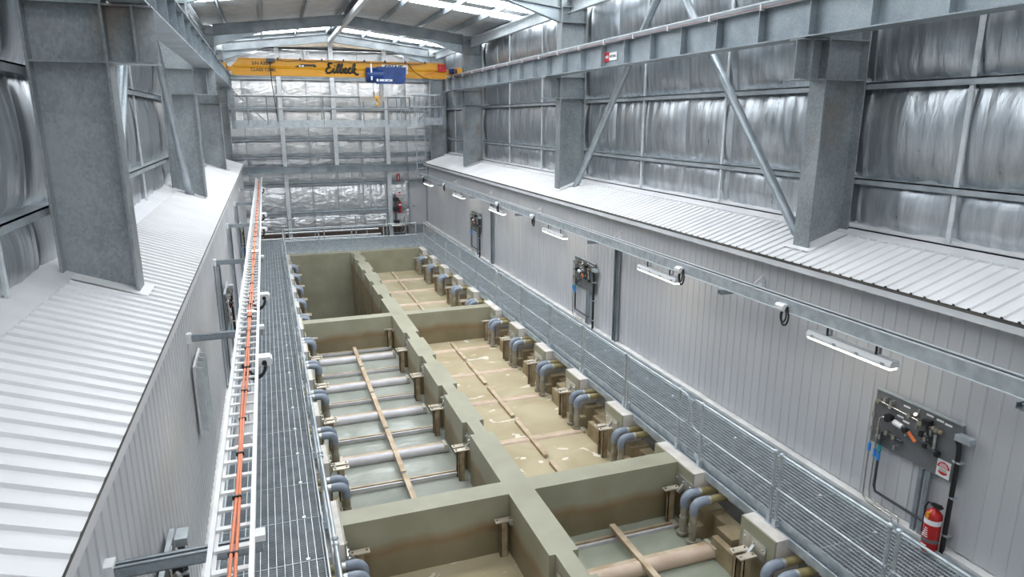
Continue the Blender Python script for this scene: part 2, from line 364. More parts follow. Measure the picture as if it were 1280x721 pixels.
# ------------------------------------------------------------------ steel portal frames
def frame(y, label, end=False):
    f = thing('portal_frame', label, 'frame', (CX, y, 3.3), 'galvanised portal frames')
    for sgn in (-1, 1):
        xi = -1.53 if sgn < 0 else 8.3; xo = -2.3 if sgn < 0 else 9.12
        c = B(); hw = .17
        c.box(xi, y-hw, -1.9, xi+sgn*.028, y+hw, 9.05).box(xo, y-hw, -1.9, xo-sgn*.028, y+hw, 9.15).box(xi+sgn*.028, y-.009, -1.9, xo-sgn*.028, y+.009, 9.1)
        col = c.build('column', 'galv_col', f)
        for z in (6.25, 6.85, 8.36, 8.78):
            B().box(xi+sgn*.03, y-hw+.01, z-.01, xo-sgn*.03, y+hw-.01, z+.01).build('stiffener', 'galv_col', col)
        if not end:
            k = B(); xt = xi-sgn*.48
            k.box(xi, y-.15, 6.83, xt, y+.15, 6.85).box(xi, y-.15, 6.24, xt, y+.15, 6.26).box(xi, y-.008, 6.26, xt, y+.008, 6.83).box(xi-sgn*.27, y-.15, 6.26, xi-sgn*.29, y+.15, 6.83)
            k.build('corbel', 'galv_col', f)
        # rafter half and haunch
        xa = xi+sgn*.02
        r = B()
        def seg(x, dz, th): return (x, rb(x)+dz), (x, rb(x)+dz+th)
        for dz, th, wd in ((0, .02, .2), (.38, .02, .2), (.02, .36, .014)):
            (p0, p1), (q0, q1) = seg(CX, dz, th), seg(xa, dz, th)
            r.prism([p0, q0, q1, p1], 1, y-wd/2, y+wd/2)
        r.build('rafter', 'rafter', f)
        xs = CX+sgn*3.15; h = B(); zt = rb(xa); zb = 8.38
        h.prism([(xs, rb(xs)), (xa, zt), (xa, zb)], 1, y-.007, y+.007)
        h.prism([(xs, rb(xs)-.02), (xa, zb-.02), (xa, zb), (xs, rb(xs))], 1, y-.1, y+.1)
        h.build('haunch', 'galv', f)
    return f
frame(FY[0], 'nearest steel portal frame with thick mottled columns and crane corbels')
frame(FY[1], 'second steel portal frame, between nearest frame and the crane')
frame(FY[2], 'third steel portal frame, its dark rafter just in front of the crane')
frame(36.1, 'last steel portal frame against the far end wall', True)

# ------------------------------------------------------------------ crane runway beams
def runway(x, sgn, label):
    t = thing('crane_beam', label, 'beam', (x, -1, 6.85), 'crane runway beams')
    y0, y1 = YB+.5, 32.1; z0, z1 = 6.86, 7.42
    B().box(x-.008, y0, z0+.02, x+.008, y1, z1-.02).build('web', 'galv', t)
    B().box(x-.19, y0, z0, x+.19, y1, z0+.02).build('bottom_flange', 'galv', t)
    B().box(x-.15, y0, z1-.02, x+.15, y1, z1).build('top_flange', 'galv', t)
    B().box(x-.035, y0, z1, x+.035, y1, z1+.09).build('crane_rail', 'rafter', t)
    sm = B().box(-.14, -.008, z0+.02, -.01, .008, z1-.02).box(.01, -.008, z0+.02, .14, .008, z1-.02).mesh('stiffener', 'galv')
    y = y0+.6
    while y < y1: piece('stiffener', sm, (x, y, 0), t); y += 1.15
    xi = x-sgn*.2
    if sgn < 0: return t
    B().box(xi-.018, y0, z1+.055, xi+.018, y1, z1+.075).build('conductor_bar', 'galv_bright', t)
    B().box(xi-.006, y0, z1-.012, xi+.006, y1, z1-.002).build('conductor_bar', 'copper_red', t)
    B().box(xi-.014, y0, z1+.015, xi+.006, 9.0, z1+.026).build('conductor_bar', 'green', t)
    bm = B().box(-.012, -.02, z1-.05, .012, .02, z1+.06).box(-.012, -.02, z1-.05, sgn*.06, .02, z1-.035).mesh('bar_bracket', 'galv_bright')
    y = y0+.3
    while y < y1: piece('bar_bracket', bm, (xi, y, 0), t); y += 1.4
    return t
rw_r = runway(8.02, 1, 'galvanised crane runway beam along the right wall with danger sign')
rw_l = runway(-1.27, -1, 'galvanised crane runway beam along the left wall')
# danger sign on the right beam
sg = thing('warning_sign', 'small red and white danger sign stuck on right crane beam', 'sign', (7.995, 15.5, 7.12))
B().box(7.99, 15.05, 7.02, 8.0, 15.42, 7.2).build('sign_plate', 'white', sg)
B().box(7.99, 15.44, 7.0, 8.0, 15.78, 7.22).build('danger_plate', 'sign_red', sg)
piece('lettering', text_mesh('DANGER', .075, 'white', .001, .002), (7.986, 15.61, 7.11), sg, rot=FACE_L)
piece('lettering', text_mesh('LIVE RAIL', .075, 'black', .001, .002), (7.986, 15.235, 7.11), sg, rot=FACE_L)

# ------------------------------------------------------------------ diagonal tube braces
def brace(p, q, label):
    o = B().tube([p, q], .085, 12).build('brace_tube', 'galv', loc=p); tag(o, label, 'brace', 'diagonal wall braces')
    d = (Vector(q)-Vector(p)).normalized()
    B().bar(Vector(p)-d*.15, Vector(p)+d*.2, .02, .2, (1, 0, 0)).build('gusset', 'galv', o)
brace((8.72, 9.4, 3.62), (8.72, 13.73, 8.5), 'steel tube brace rising left from nearest right column base')
brace((8.72, 18.8, 3.62), (8.72, 14.38, 8.5), 'steel tube brace leaning right from second right column base')
brace((-1.9, 9.35, 3.75), (-1.9, 13.73, 8.5), 'steel tube brace behind the nearest left column')
brace((-1.9, 18.95, 3.75), (-1.9, 14.38, 8.5), 'steel tube brace in front of the second left column')

# ------------------------------------------------------------------ side rooms: clad walls and lean-to roofs
def rib_profile(n, pitch, h):
    pr = []
    for i in range(n):
        o = i*pitch; pr += [(o, 0), (o+pitch*.74, 0), (o+pitch*.80, h), (o+pitch*.92, h), (o+pitch*.98, 0)]
    pr.append((n*pitch, 0)); return pr
SH = .8
def sheet_mesh(name, mt, length, fn, h):
    pr = rib_profile(4, .2, h); vs = [fn(u, d, 0) for u, d in pr]+[fn(u, d, length) for u, d in pr]; n = len(pr)
    return B().add(vs, [(i, i+1, i+1+n, i+n) for i in range(n-1)]).mesh(name, mt)
def clad(name, x, sgn, eave, top, label):
    wl = struct(name, label, 'wall')
    me = sheet_mesh('cladding_sheet', 'cladding', 3.3, lambda u, d, l: (x-sgn*d, u, .135+l), .011)
    n = int((YE-.1-YB)/SH)
    for i in range(n): piece('cladding_sheet', me, (0, YB+i*SH, 0), wl)
    B().box(x+sgn*.03, YB, .13, x+sgn*.06, YE-.1, 3.4).build('wall_lining', 'floor_concrete', wl)
    return wl
clad('wall_inner_right', XR, 1, None, None, 'pale ribbed sheet wall of the room along the right walkway')
clad('wall_inner_left', XL, -1, None, None, 'pale ribbed sheet wall of the room along the left walkway')
def leanto(name, e, t, sgn, label):
    rf = struct(name, label, 'roof')
    ex, ez = e; tx, tz = t; L = math.hypot(tx-ex, tz-ez); dx, dz = (tx-ex)/L, (tz-ez)/L
    me = sheet_mesh('roof_sheet', 'roof_sheet', L, lambda u, d, l: (ex+dx*l-sgn*dz*0+(-dz)*d*sgn, u, ez+dz*l+abs(dx)*d), .026)
    n = int((YE-.5-YB)/SH)
    for i in range(n): piece('roof_sheet', me, (0, YB+i*SH, 0), rf)
    B().prism([(ex+sgn*.01, ez-.012), (tx, tz-.012), (tx, tz-.05), (ex+sgn*.01, ez-.05)], 1, YB, YE-.55).build('roof_deck', 'floor_concrete', rf)
    B().box(ex+sgn*.012, YB, ez-.14, ex+sgn*.03, YE-.55, ez-.012).box(ex+sgn*.03, YB, ez-.14, ex+sgn*.13, YE-.55, ez-.13).build('eave_flashing', 'flashing', rf)
    # apron flashing up the foil wall
    ax, az = tx-sgn*.32, tz-abs(dz/dx)*.32+.035
    B().add([(ax, YB, az), (ax, YE-.55, az), (tx, YE-.55, tz+.06), (tx, YB, tz+.06), (tx+sgn*.01, YE-.55, tz+.2), (tx+sgn*.01, YB, tz+.2), (ax, YB, az-.03), (ax, YE-.55, az-.03)], [(0, 1, 2, 3), (3, 2, 4, 5), (6, 7, 1, 0)]).build('apron_flashing', 'flashing', rf)
    # screw heads along the sheets
    sm = B().sphere((0, 0, 0), .011, 6).mesh('screw', 'flashing')
    # end wall of the room below the roof
    B().prism([(ex+sgn*.2, .1), (tx, .1), (tx, tz-.05), (ex+sgn*.2, ez-.02)], 1, YE-.6, YE-.55).build('gable_sheet', 'cladding', rf)
    # scribed collar flashings at the columns
    for y in FY:
        xi = -1.53 if sgn < 0 else 8.3; xo = -2.3 if sgn < 0 else 9.12
        zi = ez+abs(dz/dx)*abs(xi-ex); zo = ez+abs(dz/dx)*abs(xo-ex)
        B().add([(xi-sgn*.1, y-.3, zi+.0), (xo, y-.3, zo+.035), (xo, y+.3, zo+.035), (xi-sgn*.1, y+.3, zi+.0)], [(0, 1, 2, 3)]).build('collar_flashing', 'roof_sheet', rf)
    return rf
leanto('roof_right', (7.86, 3.41), (9.3, 3.87), 1, 'white ribbed lean-to roof below the right foil wall')
leanto('roof_left', (-1.1, 3.50), (-2.5, 4.0), -1, 'white ribbed lean-to roof below the left foil wall')

# ------------------------------------------------------------------ concrete tank
tk = thing('concrete_tank', 'long green-grey painted concrete tank split into open cells', 'tank', (3.335, 4, -3.6))
# centre wall with slots cut in both faces
slots = [y for y in [5.05, 7.0, 9.1, 11.33, 13.3, 15.3, 17.3, 19.45, 21.7, 23.7, 25.7, 27.7, 29.2]]
def edge(x, s):
    pts = []
    for y in slots:
        if any(a-.3 < y < c+.3 for a, c in CROSS): continue
        pts += [(x, y-.27), (x-s*.09, y-.27), (x-s*.09, y+.27), (x, y+.27)]
    return pts
lft = [(3.12, 0)]+edge(3.12, -1)+[(3.12, 30.1)]; rgt = [(3.55, 0)]+edge(3.55, 1)+[(3.55, 30.1)]
cw = B(); nl = len(lft)
v = [(x, y, 0) for x, y in lft]+[(x, y, -3.6) for x, y in lft]+[(x, y, 0) for x, y in rgt]+[(x, y, -3.6) for x, y in rgt]
f = [(i, i+1, nl+i+1, nl+i) for i in range(nl-1)]+[(2*nl+i, 3*nl+i, 3*nl+i+1, 2*nl+i+1) for i in range(nl-1)]
f += [(i, 2*nl+i, 2*nl+i+1, i+1) for i in range(nl-1)]+[(0, nl, 3*nl, 2*nl)]
cw.add(v, f); cw.build('centre_wall', 'tank_paint', tk)
for a, c in CROSS:
    for x0, x1 in ((.42, 3.14), (3.53, 6.3)): B().box(x0, a, -3.6, x1, c, -.001).build('cross_wall', 'tank_paint' if a < 25 else 'tank_clean', tk)
B().box(.0, 0, -3.6, .60, 30.1, -.9).box(6.16, 0, -3.6, 6.62, 30.1, -1.05).build('side_wall', 'tank_clean', tk)
B().box(.2, 30.0, -3.6, 6.4, 30.2, -.002).build('end_wall', 'tank_clean', tk)
sh = B(); 
for y in STA:
    y0, y1 = y-.36, y+.36
    if y == 8.8: y0, y1 = 8.44, 9.62
    if y == 19.15: y0, y1 = 18.85, 20.05
    if y == 29.45: y0, y1 = 29.15, 30.15
    if y == 4.75: y0, y1 = 4.4, 5.1
    bl = B().box(6.16, y0, -1.3, 6.19, y1, -.0).build('pillar_face', 'tank_paint', tk)
    B().box(6.19, y0, -1.3, 6.39, y1, .0).box(6.39, y0, -1.3, 6.62, y1, -.15).build('pillar', 'pillar_white', tk)
    bl = B().box(.57, y0, -1.3, .60, y1, .0).build('pillar_face', 'tank_paint', tk)
    B().box(.40, y0, -1.3, .57, y1, .0).box(.05, y0, -1.3, .40, y1, -.15).build('pillar', 'pillar_white', tk)
# stepped overflow weirs between the pillars
wm = [B().box(6.24, -.62, -1.4, 6.64, -.40, -.58).mesh('weir_step', 'step'), B().box(6.42, -1.32, -1.4, 6.66, -.40, -.64).mesh('weir_step', 'step'),
      B().box(6.22, -1.36, -1.4, 6.43, -.98, -.60).mesh('weir_step', 'step'), B().box(6.10, -.64, -1.4, 6.25, -.50, -.78).mesh('weir_step', 'step'),
      B().box(6.06, -1.62, -1.4, 6.17, -1.08, -.66).mesh('weir_step', 'step')]
for y in STA:
    if y < 5: continue
    for me in wm:
        piece('weir_step', me, (0, y, 0), tk)
        o = piece('weir_step', me, (6.76, y-1.98, 0), tk, math.pi); 
# water, one body per cell
def water(x0, x1, y0, y1, mt, label, z=WZ):
    b_ = B(); nx, ny = 10, 30; vs = [(x0+(x1-x0)*i/nx, y0+(y1-y0)*j/ny, z+.004*math.sin(i*1.7+j*2.3)) for j in range(ny+1) for i in range(nx+1)]
    b_.add(vs, [(j*(nx+1)+i, j*(nx+1)+i+1, (j+1)*(nx+1)+i+1, (j+1)*(nx+1)+i) for j in range(ny) for i in range(nx)], True)
    tag(b_.build('water', mt, loc=(0, 0, z)), label, 'water', 'water in the tank cells', 'stuff')
water(.60, 3.21, 0, 8.9, 'water_tan', 'tan murky water in the nearest left cell')
water(3.46, 6.17, 0, 8.9, 'water_green', 'grey-green water in the nearest right cell')
water(.60, 3.21, 9.28, 19.32, 'water_grey', 'clear grey rippled water under the white pipes of middle left cell')
water(3.46, 6.17, 9.28, 19.32, 'water_tan', 'tan murky water with foam flecks in the middle right cell')
water(3.46, 6.17, 19.7, 29.75, 'water_tan_plain', 'olive tan water in the farthest right cell')

# ------------------------------------------------------------------ pipes and rails lying across the cells
def cross_pipe(x0, x1, y, z, r, mt, label):
    o = thing('cross_pipe', label, 'pipe', ((x0+x1)/2, y, z), 'pipes across the cells')
    B().tube([(x0, y, z), (x1, y, z)], r, 12).build('pipe_barrel', mt, o)
    B().bar((x0+.02, y+.085, z+r*.75), (x1-.03, y+.085, z+r*.75), .1, .012).build('cover_strip', 'slat', o)
    for x in (x0+.04, x1-.04): B().box(x-.03, y-r-.02, z-.02, x+.03, y+r+.02, z+r+.015).build('pipe_clamp', 'cap', o)
    return o
def twin_rail(x0, x1, y, z, label):
    o = thing('twin_rail', label, 'rail', ((x0+x1)/2, y, z), 'twin rails across the cells')
    for dy in (-.045, .045): B().box(x0, y+dy-.018, z-.03, x1, y+dy+.018, z+.03).build('rail_bar', 'white_pipe' if dy < 0 else 'slat', o)
    for x in (x0+.03, x1-.03): B().box(x-.04, y-.09, z+.0, x+.04, y+.09, z+.045).build('end_plate', 'cap', o)
    return o
for i, y in enumerate([12.5, 14.5, 16.45, 18.5]):
    cross_pipe(.86, 3.02, y, WZ+.06, .10, 'white_pipe', f'white plastic pipe across middle left cell, {ORD[i]} from near cross wall')
for i, y in enumerate([11.45, 13.5, 15.5, 17.45, 19.2]):
    twin_rail(.88, 3.02, y, WZ+.06, f'thin twin rail across middle left cell, {ORD[i]} from near cross wall')
for i, y in enumerate([10.4, 12.35, 14.5, 16.4, 18.45]):
    cross_pipe(3.6, 6.08, y, WZ-.045, .085, 'pink_pipe', f'mostly sunken tan pipe across middle right cell, {ORD[i]} from near cross wall')
for i, y in enumerate([21.9, 23.9, 25.9, 27.9]):
    cross_pipe(3.6, 6.08, y, WZ-.03, .085, 'pink_pipe', f'sunken tan pipe across farthest right cell, {ORD[i]} from near cross wall')
cross_pipe(3.6, 6.1, 7.72, WZ+.07, .12, 'pink_pipe', 'fat tan pipe across the nearest right cell')
cross_pipe(3.6, 6.1, 5.7, WZ+.07, .12, 'pink_pipe', 'fat tan pipe at the bottom edge of nearest right cell')
twin_rail(3.62, 6.0, 8.6, WZ+.02, 'thin twin rail at the foot of near right cross wall')
def slat(x, y0, y1, z, label):
    o = thing('slat', label, 'slat', (x, (y0+y1)/2, z), 'slats laid along the cells')
    B().box(x-.048, y0, z, x+.048, y1, z+.02).build('slat_top', 'slat', o); B().box(x-.048, y0, z-.06, x-.035, y1, z).build('slat_leg', 'brown_steel', o)
for i, (a, c) in enumerate([(9.5, 11.5), (11.6, 13.5), (13.6, 15.6), (15.7, 17.5), (17.6, 19.25)]):
    slat(1.96, a, c, WZ+.17, f'tan slat along middle left cell, {ORD[i]} from near cross wall')
    slat(4.84, a-.1, c-.25, WZ+.05, f'tan slat along middle right cell, {ORD[i]} from near cross wall')
for i, (a, c) in enumerate([(19.9, 21.7), (21.9, 23.7), (23.9, 25.7), (25.9, 27.7), (27.9, 29.5)]):
    slat(4.84, a, c, WZ+.04, f'tan slat along farthest right cell, {ORD[i]} from near cross wall')
for i, (a, c) in enumerate([(4.6, 6.6), (6.7, 8.7)]): slat(4.84, a, c, WZ+.2, ('tan slat at bottom edge of nearest right cell', 'tan slat crossing the fat pipe in nearest right cell')[i])

# ------------------------------------------------------------------ T-shaped hanger brackets along the cell walls
def bracket(name, x, y, sgn, label, single=0):
    # sgn: +1 wall lies at +x of the bracket
    o = thing('hanger_bracket', label, 'bracket', (x, y, -.4), 'hanger brackets along the tank')
    for dy in ((-.085, .085) if not single else (single*.085,)):
        B().box(x-.14, y+dy-.055, -.385, x+.14, y+dy+.055, -.365).build('cap_plate', 'cap', o)
        c = B().box(x-.06, y+dy-.035, -1.25, x-.045, y+dy+.035, -.385).box(x-.06, y+dy-.035, -1.25, x+.05, y+dy-.022, -.385).box(x-.06, y+dy+.022, -1.25, x+.05, y+dy+.035, -.385)
        c.build('post', 'brown_steel', o)
        for bx in (-.1, .1): B().tube([(x+bx, y+dy, -.366), (x+bx, y+dy, -.345)], .016, 6).build('bolt', 'brown_steel', o)
    xw = x+sgn*.19
    B().box(xw-.008, y-.24, -.44, xw+.008, y+.24, -.18).build('wall_plate', 'stainless', o)
    B().bar((xw, y, -.3), (x+sgn*.08, y, -.42), .05, .05).build('arm', 'stainless', o)
    for by in (-.19, 0, .19): B().tube([(xw-sgn*.008, y+by, -.25), (xw-sgn*.035, y+by, -.25)], .018, 6).build('bolt', 'stainless', o)
    return o
for i, y in enumerate(STA):
    if y < 6: continue
    yy = {8.8: 8.66, 19.15: 19.0, 29.45: 29.4}.get(y, y+.03); sg_ = 1 if y in (8.8, 19.15, 29.45) else 0
    bracket('b', 5.96, yy, 1, f'brown T-shaped hanger against right tank pillars, {ORD[i-1]} from the camera', 0 if not sg_ else 1)
    bracket('b', .80, yy+.15 if y in STA[3:7] else yy, -1, f'brown T-shaped hanger beside the left walkway, {ORD[i-1]} from the camera', 0 if not sg_ else 1)
for i, (y, s_) in enumerate([(6.9, 0), (8.72, 1), (11.33, 0), (13.3, 0), (15.3, 0), (17.3, 0), (19.15, 1)]):
    bracket('b', 3.0, y, 1, f'brown T-shaped hanger on left face of centre wall, {ORD[i]} from camera', s_)
    
# ------------------------------------------------------------------ grey elbow pipes dropping into the cells
def drop_pipe(x, y, sgn, label):
    o = thing('drop_pipe', label, 'pipe', (x, y, -1.0), 'elbow pipes dropping into the cells')
    xe = x+sgn*.72; z = -.27
    B().tube([(x+sgn*.24, y, z), (xe, y, z)], .062, 12).build('stub_pipe', 'pvc_stained', o)
    B().tube([(x+sgn*.2, y, z), (x+sgn*.29, y, z)], .069, 12).build('clamp_band', 'stainless', o)
    a = [(x+sgn*.24, y, z)]+[(x+sgn*(.13-.13*math.sin(t*math.pi/10)), y, z-.13+.13*math.cos(t*math.pi/10)) for t in range(0, 6)]+[(x, y, z-.2)]
    B().tube(a, [.072]+[.074]*6+[.072], 12).build('elbow', 'pvc', o)
    B().tube([(x, y, z-.18), (x, y, -1.2)], .058, 12).build('downpipe', 'downpipe', o)
    B().tube([(x, y, -.66), (x, y, -.80)], .07, 12).build('collar', 'downpipe', o)
    B().tube([(x, y, -.93), (x, y, -.97)], .095, 12).build('flange', 'downpipe', o)
    return o
p0 = None
for i, y in enumerate(STA):
    for sgn, x, side in ((1, 5.96, 'right'), (-1, .80, 'left')):
        for k, dy in enumerate((-.46, -.72)):
            if y < 5: continue
            lab = f'grey elbow pipe by {side} walkway, {"farther" if k == 0 else "nearer"} of the {ORD[i-1]} pair from camera'
            drop_pipe(x, y+dy, sgn, lab)

# ------------------------------------------------------------------ grating walkways
def grating_mesh(wx, ly, pitch):
    g = B(); n = int(ly/.04)
    for i in range(n): y = .02+i*.04; g.box(0, y-.0025, -.032, wx, y+.0025, 0)
    g.box(0, 0, -.035, wx, .006, .002).box(0, ly-.006, -.035, wx, ly, .002)
    r = B(); n = int(wx/pitch)
    for i in range(n+1): x = min(.01+i*pitch, wx-.01); r.box(x-pitch*.042, 0, -.012, x+pitch*.042, ly, .006)
    r.box(0, 0, -.035, .006, ly, .002).box(wx-.006, 0, -.035, wx, ly, .002)
    return g.mesh('grating_panel', 'grate_bar'), r.mesh('cross_rods', 'galv_bright')
def walkway(x0, x1, y0, y1, label, ly=1.03, pitch=.1):
    t = thing('grating_walkway', label, 'walkway', (x0, y0, 0))
    me, ro = grating_mesh(x1-x0, ly-.006, pitch); clip = B().box(-.025, -.025, .003, .025, .025, .012).mesh('grating_clip', 'galv_bright')
    y = y0
    while y < y1-.1:
        gp = piece('grating_panel', me, (x0, y, -.004), t)
        o = bpy.data.objects.new('cross_rods', ro); COL.objects.link(o); o.parent = gp
        for fx in (.12, .82): piece('grating_clip', clip, (x0+(x1-x0)*fx, y+.03, 0), t)
        B().box(x0, y-.03, -.13, x1, y+.03, -.04).build('bearer', 'galv', t)
        y += ly
    for x in (x0, x1): B().box(x-.012, y0, -.13, x+.012, y1, .005).build('edge_angle', 'galv_rail', t)
    return t
wr = walkway(6.4, 7.92, 0, 33.2, 'galvanised grating walkway along the right side of the tank', pitch=.075)
B().box(7.925, 0, -.1, 7.935, 33.2, .11).build('kick_plate', 'galv_rail', wr)
wl_ = walkway(-1.02, .33, 0, 33.2, 'galvanised grating walkway below the left cable tray')
wf = walkway(.36, 6.38, 30.2, 33.3, 'galvanised walkway across the far end of the tank')
B().box(.36, 33.3, -.3, 6.38, 33.32, .02).build('edge_channel', 'galv', wf)

# ------------------------------------------------------------------ handrails
RH = 1.1
def rail_section(p, q, label, loop0=False, loop1=False, mid=None, toe=True, off=(.05, 0)):
    p = Vector(p); q = Vector(q); d = (q-p).normalized(); o = thing('handrail', label, 'handrail', p, 'handrail sections')
    r = .021; pz = p.z
    def pt(t, z): return p+d*t+Vector((0, 0, z))
    L = (q-p).length; rr = .13
    a = [pt(.0 if not loop0 else rr, RH)]; b_ = [pt(L if not loop1 else L-rr, RH)]
    B().tube(a+b_, r, 8).build('top_rail', 'galv_rail', o)
    B().tube([pt(0 if not loop0 else rr, RH*.52), pt(L if not loop1 else L-rr, RH*.52)], r*.85, 8).build('mid_rail', 'galv_rail', o)
    for lp, base, s in ((loop0, 0, 1), (loop1, L, -1)):
        if lp:
            zc = (RH+RH*.52)/2; h = (RH-RH*.52)/2
            pts = [pt(base+s*rr, RH)]+[pt(base+s*(rr-rr*math.sin(k*math.pi/8)), RH-rr*(1-math.cos(k*math.pi/8))) for k in range(1, 5)]+[pt(base+s*(rr-rr*math.cos(k*math.pi/8)), RH*.52+rr*(1-math.sin(k*math.pi/8))) for k in range(0, 5)]
            B().tube(pts, r, 8).build('end_loop', 'galv_rail', o)
    ts = [(.0 if not loop0 else .28), (L if not loop1 else L-.28)]
    if mid: ts += mid
    for t in ts:
        po = B().tube([pt(t, -.06), pt(t, RH)], .024, 8).build('post', 'galv_rail', o)
        B().sphere(pt(t, RH+.003), .042, 8).build('ball_joint', 'galv_rail', po); B().sphere(pt(t, RH*.52), .036, 8).build('ball_joint', 'galv_rail', po)
        f0 = pt(t, 0); B().box(f0.x-.05, f0.y-.05, -.01, f0.x+.05, f0.y+.05, .015).box(f0.x-.035, f0.y-.035, .0, f0.x+.035, f0.y+.035, .1).build('post_foot', 'galv_rail', po)
    if toe:
        n = Vector((-d.y, d.x, 0))
        nn = Vector((off[0], off[1], 0)); B().bar(p+nn+d*.06+Vector((0, 0, .06)), q+nn-d*.06+Vector((0, 0, .06)), .008, .11).build('toe_board', 'galv_rail', o)
    return o
rs = [(3.0, 4.92, 0, 0), (5.04, 6.82, 0, 0), (6.94, 8.95, 0, 1), (9.05, 11.14, 1, 0), (11.26, 13.16, 0, 0), (13.28, 15.1, 0, 0), (15.22, 17.15, 0, 0), (17.27, 19.3, 0, 1), (19.4, 21.6, 1, 0), (21.72, 23.7, 0, 0), (23.82, 25.8, 0, 0), (25.92, 27.7, 0, 0), (27.82, 29.9, 0, 0)]
for i, (a, c, l0, l1) in enumerate(rs):
    rail_section((6.43, a, 0), (6.43, c, 0), f'tubular handrail section along right walkway, {ORD[i]} from the camera', l0, l1)
for i, (a, c, l0, l1) in enumerate(rs):
    rail_section((.37, a, 0), (.37, c, 0), f'tubular handrail section along left walkway, {ORD[i]} from the camera', 0, 0, off=(-.05, 0))
rail_section((.45, 30.12, 0), (6.1, 30.12, 0), 'tubular handrail across the far end of the tank', False, False, [1.4, 2.8, 4.2], off=(0, .05))
rail_section((-.9, 33.2, 0), (5.3, 33.2, 0), 'tubular handrail on the far edge of the end walkway', False, False, [1.6, 3.2, 4.7], off=(0, -.05))
B().tube([(6.1, 30.12, RH), (6.3, 30.1, RH), (6.42, 29.95, RH)], .021, 8)

# stairs going down beyond the far walkway
st = thing('stair', 'short steel stair going down beside the far extinguisher', 'stair', (5.7, 33.4, -1.6))
for x in (5.45, 6.25): B().bar((x, 33.35, -.02), (x, 35.4, -1.55), .01, .2).build('stringer', 'galv', st)
for k in range(7): B().box(5.45, 33.5+k*.27, -.2-k*.2, 6.25, 33.74+k*.27, -.17-k*.2).build('tread', 'galv_rail', st)
for x in (5.45, 6.25):
    B().tube([(x, 33.3, 1.0), (x, 35.4, -.55)], .02, 8).build('stair_rail', 'galv_rail', st)
    B().tube([(x, 33.3, .5), (x, 35.4, -1.05)], .018, 8).build('stair_rail', 'galv_rail', st)
    for y, z in ((33.32, -.05), (35.2, -1.5)): B().tube([(x, y, z), (x, y, z+1.05)], .02, 8).build('stair_post', 'galv_rail', st)
for i, (y, z) in enumerate([(34.6, -.05), (35.3, .12), (35.9, -.35)]):
    pr_ = thing('pipe_run', ('low pipe run behind the far walkway, middle one', 'low pipe run behind the far walkway, topmost one', 'low pipe run behind the far walkway, lowest one')[i], 'pipe', (2, y, -1.6), 'pipe runs behind far walkway')
    B().tube([(-.9, y, z), (5.2, y, z)], .05, 8).build('pipe_barrel', 'galv_bright', pr_)
    for x in (-.5, 2.0, 4.6): B().box(x-.03, y-.03, -1.6, x+.03, y+.03, z-.03).build('pipe_stand', 'galv', pr_)

# ------------------------------------------------------------------ cable tray on the left, light rail on the right
ARMS = [4.45, 9.55, 14.75, 19.95, 25.1, 30.3]
tr = thing('cable_tray', 'white ladder cable tray carried above the left walkway', 'cable tray', (-.43, 2, 2.9))
ty0, ty1 = 1.0, 34.5
for x, s in ((-.55, 1), (-.29, -1)):
    B().box(x-.006, ty0, 2.86, x+.006, ty1, 2.97).box(x, ty0, 2.86, x+s*.03, ty1, 2.868).box(x-s*.012, ty0, 2.962, x+s*.02, ty1, 2.972).build('side_rail', 'tray', tr)
rg = B().box(-.54, -.022, 2.872, -.3, .022, 2.89).mesh('rung', 'tray'); y = ty0+.1
while y < ty1: piece('rung', rg, (0, y, 0), tr); y += .25
ah = B().box(XL, -.04, 2.77, -.24, .04, 2.78).box(XL, -.04, 2.845, -.24, -.012, 2.855).box(XL, .012, 2.845, -.24, .04, 2.855).box(XL, -.04, 2.77, -.24, -.034, 2.855).box(XL, .034, 2.77, -.24, .04, 2.855).box(XL, -.012, 2.81, -.24, .012, 2.816)
am = ah.mesh('support_arm', 'galv'); cp = B().box(XL, -.055, 2.75, XL+.06, .055, 2.88).mesh('arm_bracket', 'box_white')
tc = B().box(-.29, -.05, 2.855, -.22, .05, 2.9).mesh('tray_clip', 'box_white')
for y in ARMS: piece('support_arm', am, (0, y, 0), tr); piece('arm_bracket', cp, (0, y, 0), tr); piece('tray_clip', tc, (0, y, 0), tr)
for j, (x, r, lab) in enumerate([(-.425, .0125, 'orange cable tied along the left cable tray, left one'), (-.40, .012, 'orange cable tied along the left cable tray, right one')]):
    pts = [(x+.006*math.sin(k*.9+j*2), 1+k*.5, 2.91+.006*math.sin(k*1.3)) for k in range(66)]
    c = B().tube(pts, r, 8).build('orange_cable', 'orange_cable', loc=(x, 1, 2.9)); tag(c, lab, 'cable', 'orange tray cables')
    if j == 0:
        tm = B().box(-.447, -.008, 2.895, -.382, .008, 2.928).mesh('cable_tie', 'black'); y = 1.35
        while y < 30: piece('cable_tie', tm, (0, y, 0), c); y += .72
lr = thing('light_rail', 'long galvanised strut rail carrying lamps along the right wall', 'rail', (7.4, 2, 2.9))
B().box(7.30, 1, 2.79, 7.308, 34.6, 2.975).box(7.44, 1, 2.79, 7.448, 34.6, 2.975).build('channel_web', 'galv_rail', lr)
for x0, x1, z in ((7.292, 7.335, 2.975), (7.415, 7.456, 2.975), (7.288, 7.32, 2.782)): B().box(x0, 1, z, x1, 34.6, z+.012).build('channel_lip', 'galv_bright', lr)  # lips in a lighter tone, painted as bright lit edges
B().box(7.309, 1, 2.80, 7.44, 34.6, 2.808).build('channel_floor', 'board', lr)  # floor coloured dark for the shade inside the open channel
am = B().box(7.2, -.04, 2.70, XR, .04, 2.71).box(7.2, -.04, 2.70, XR, -.034, 2.78).box(7.2, .034, 2.70, XR, .04, 2.78).box(7.2, -.04, 2.772, XR, -.015, 2.78).box(7.2, .015, 2.772, XR, .04, 2.78).mesh('support_arm', 'galv')
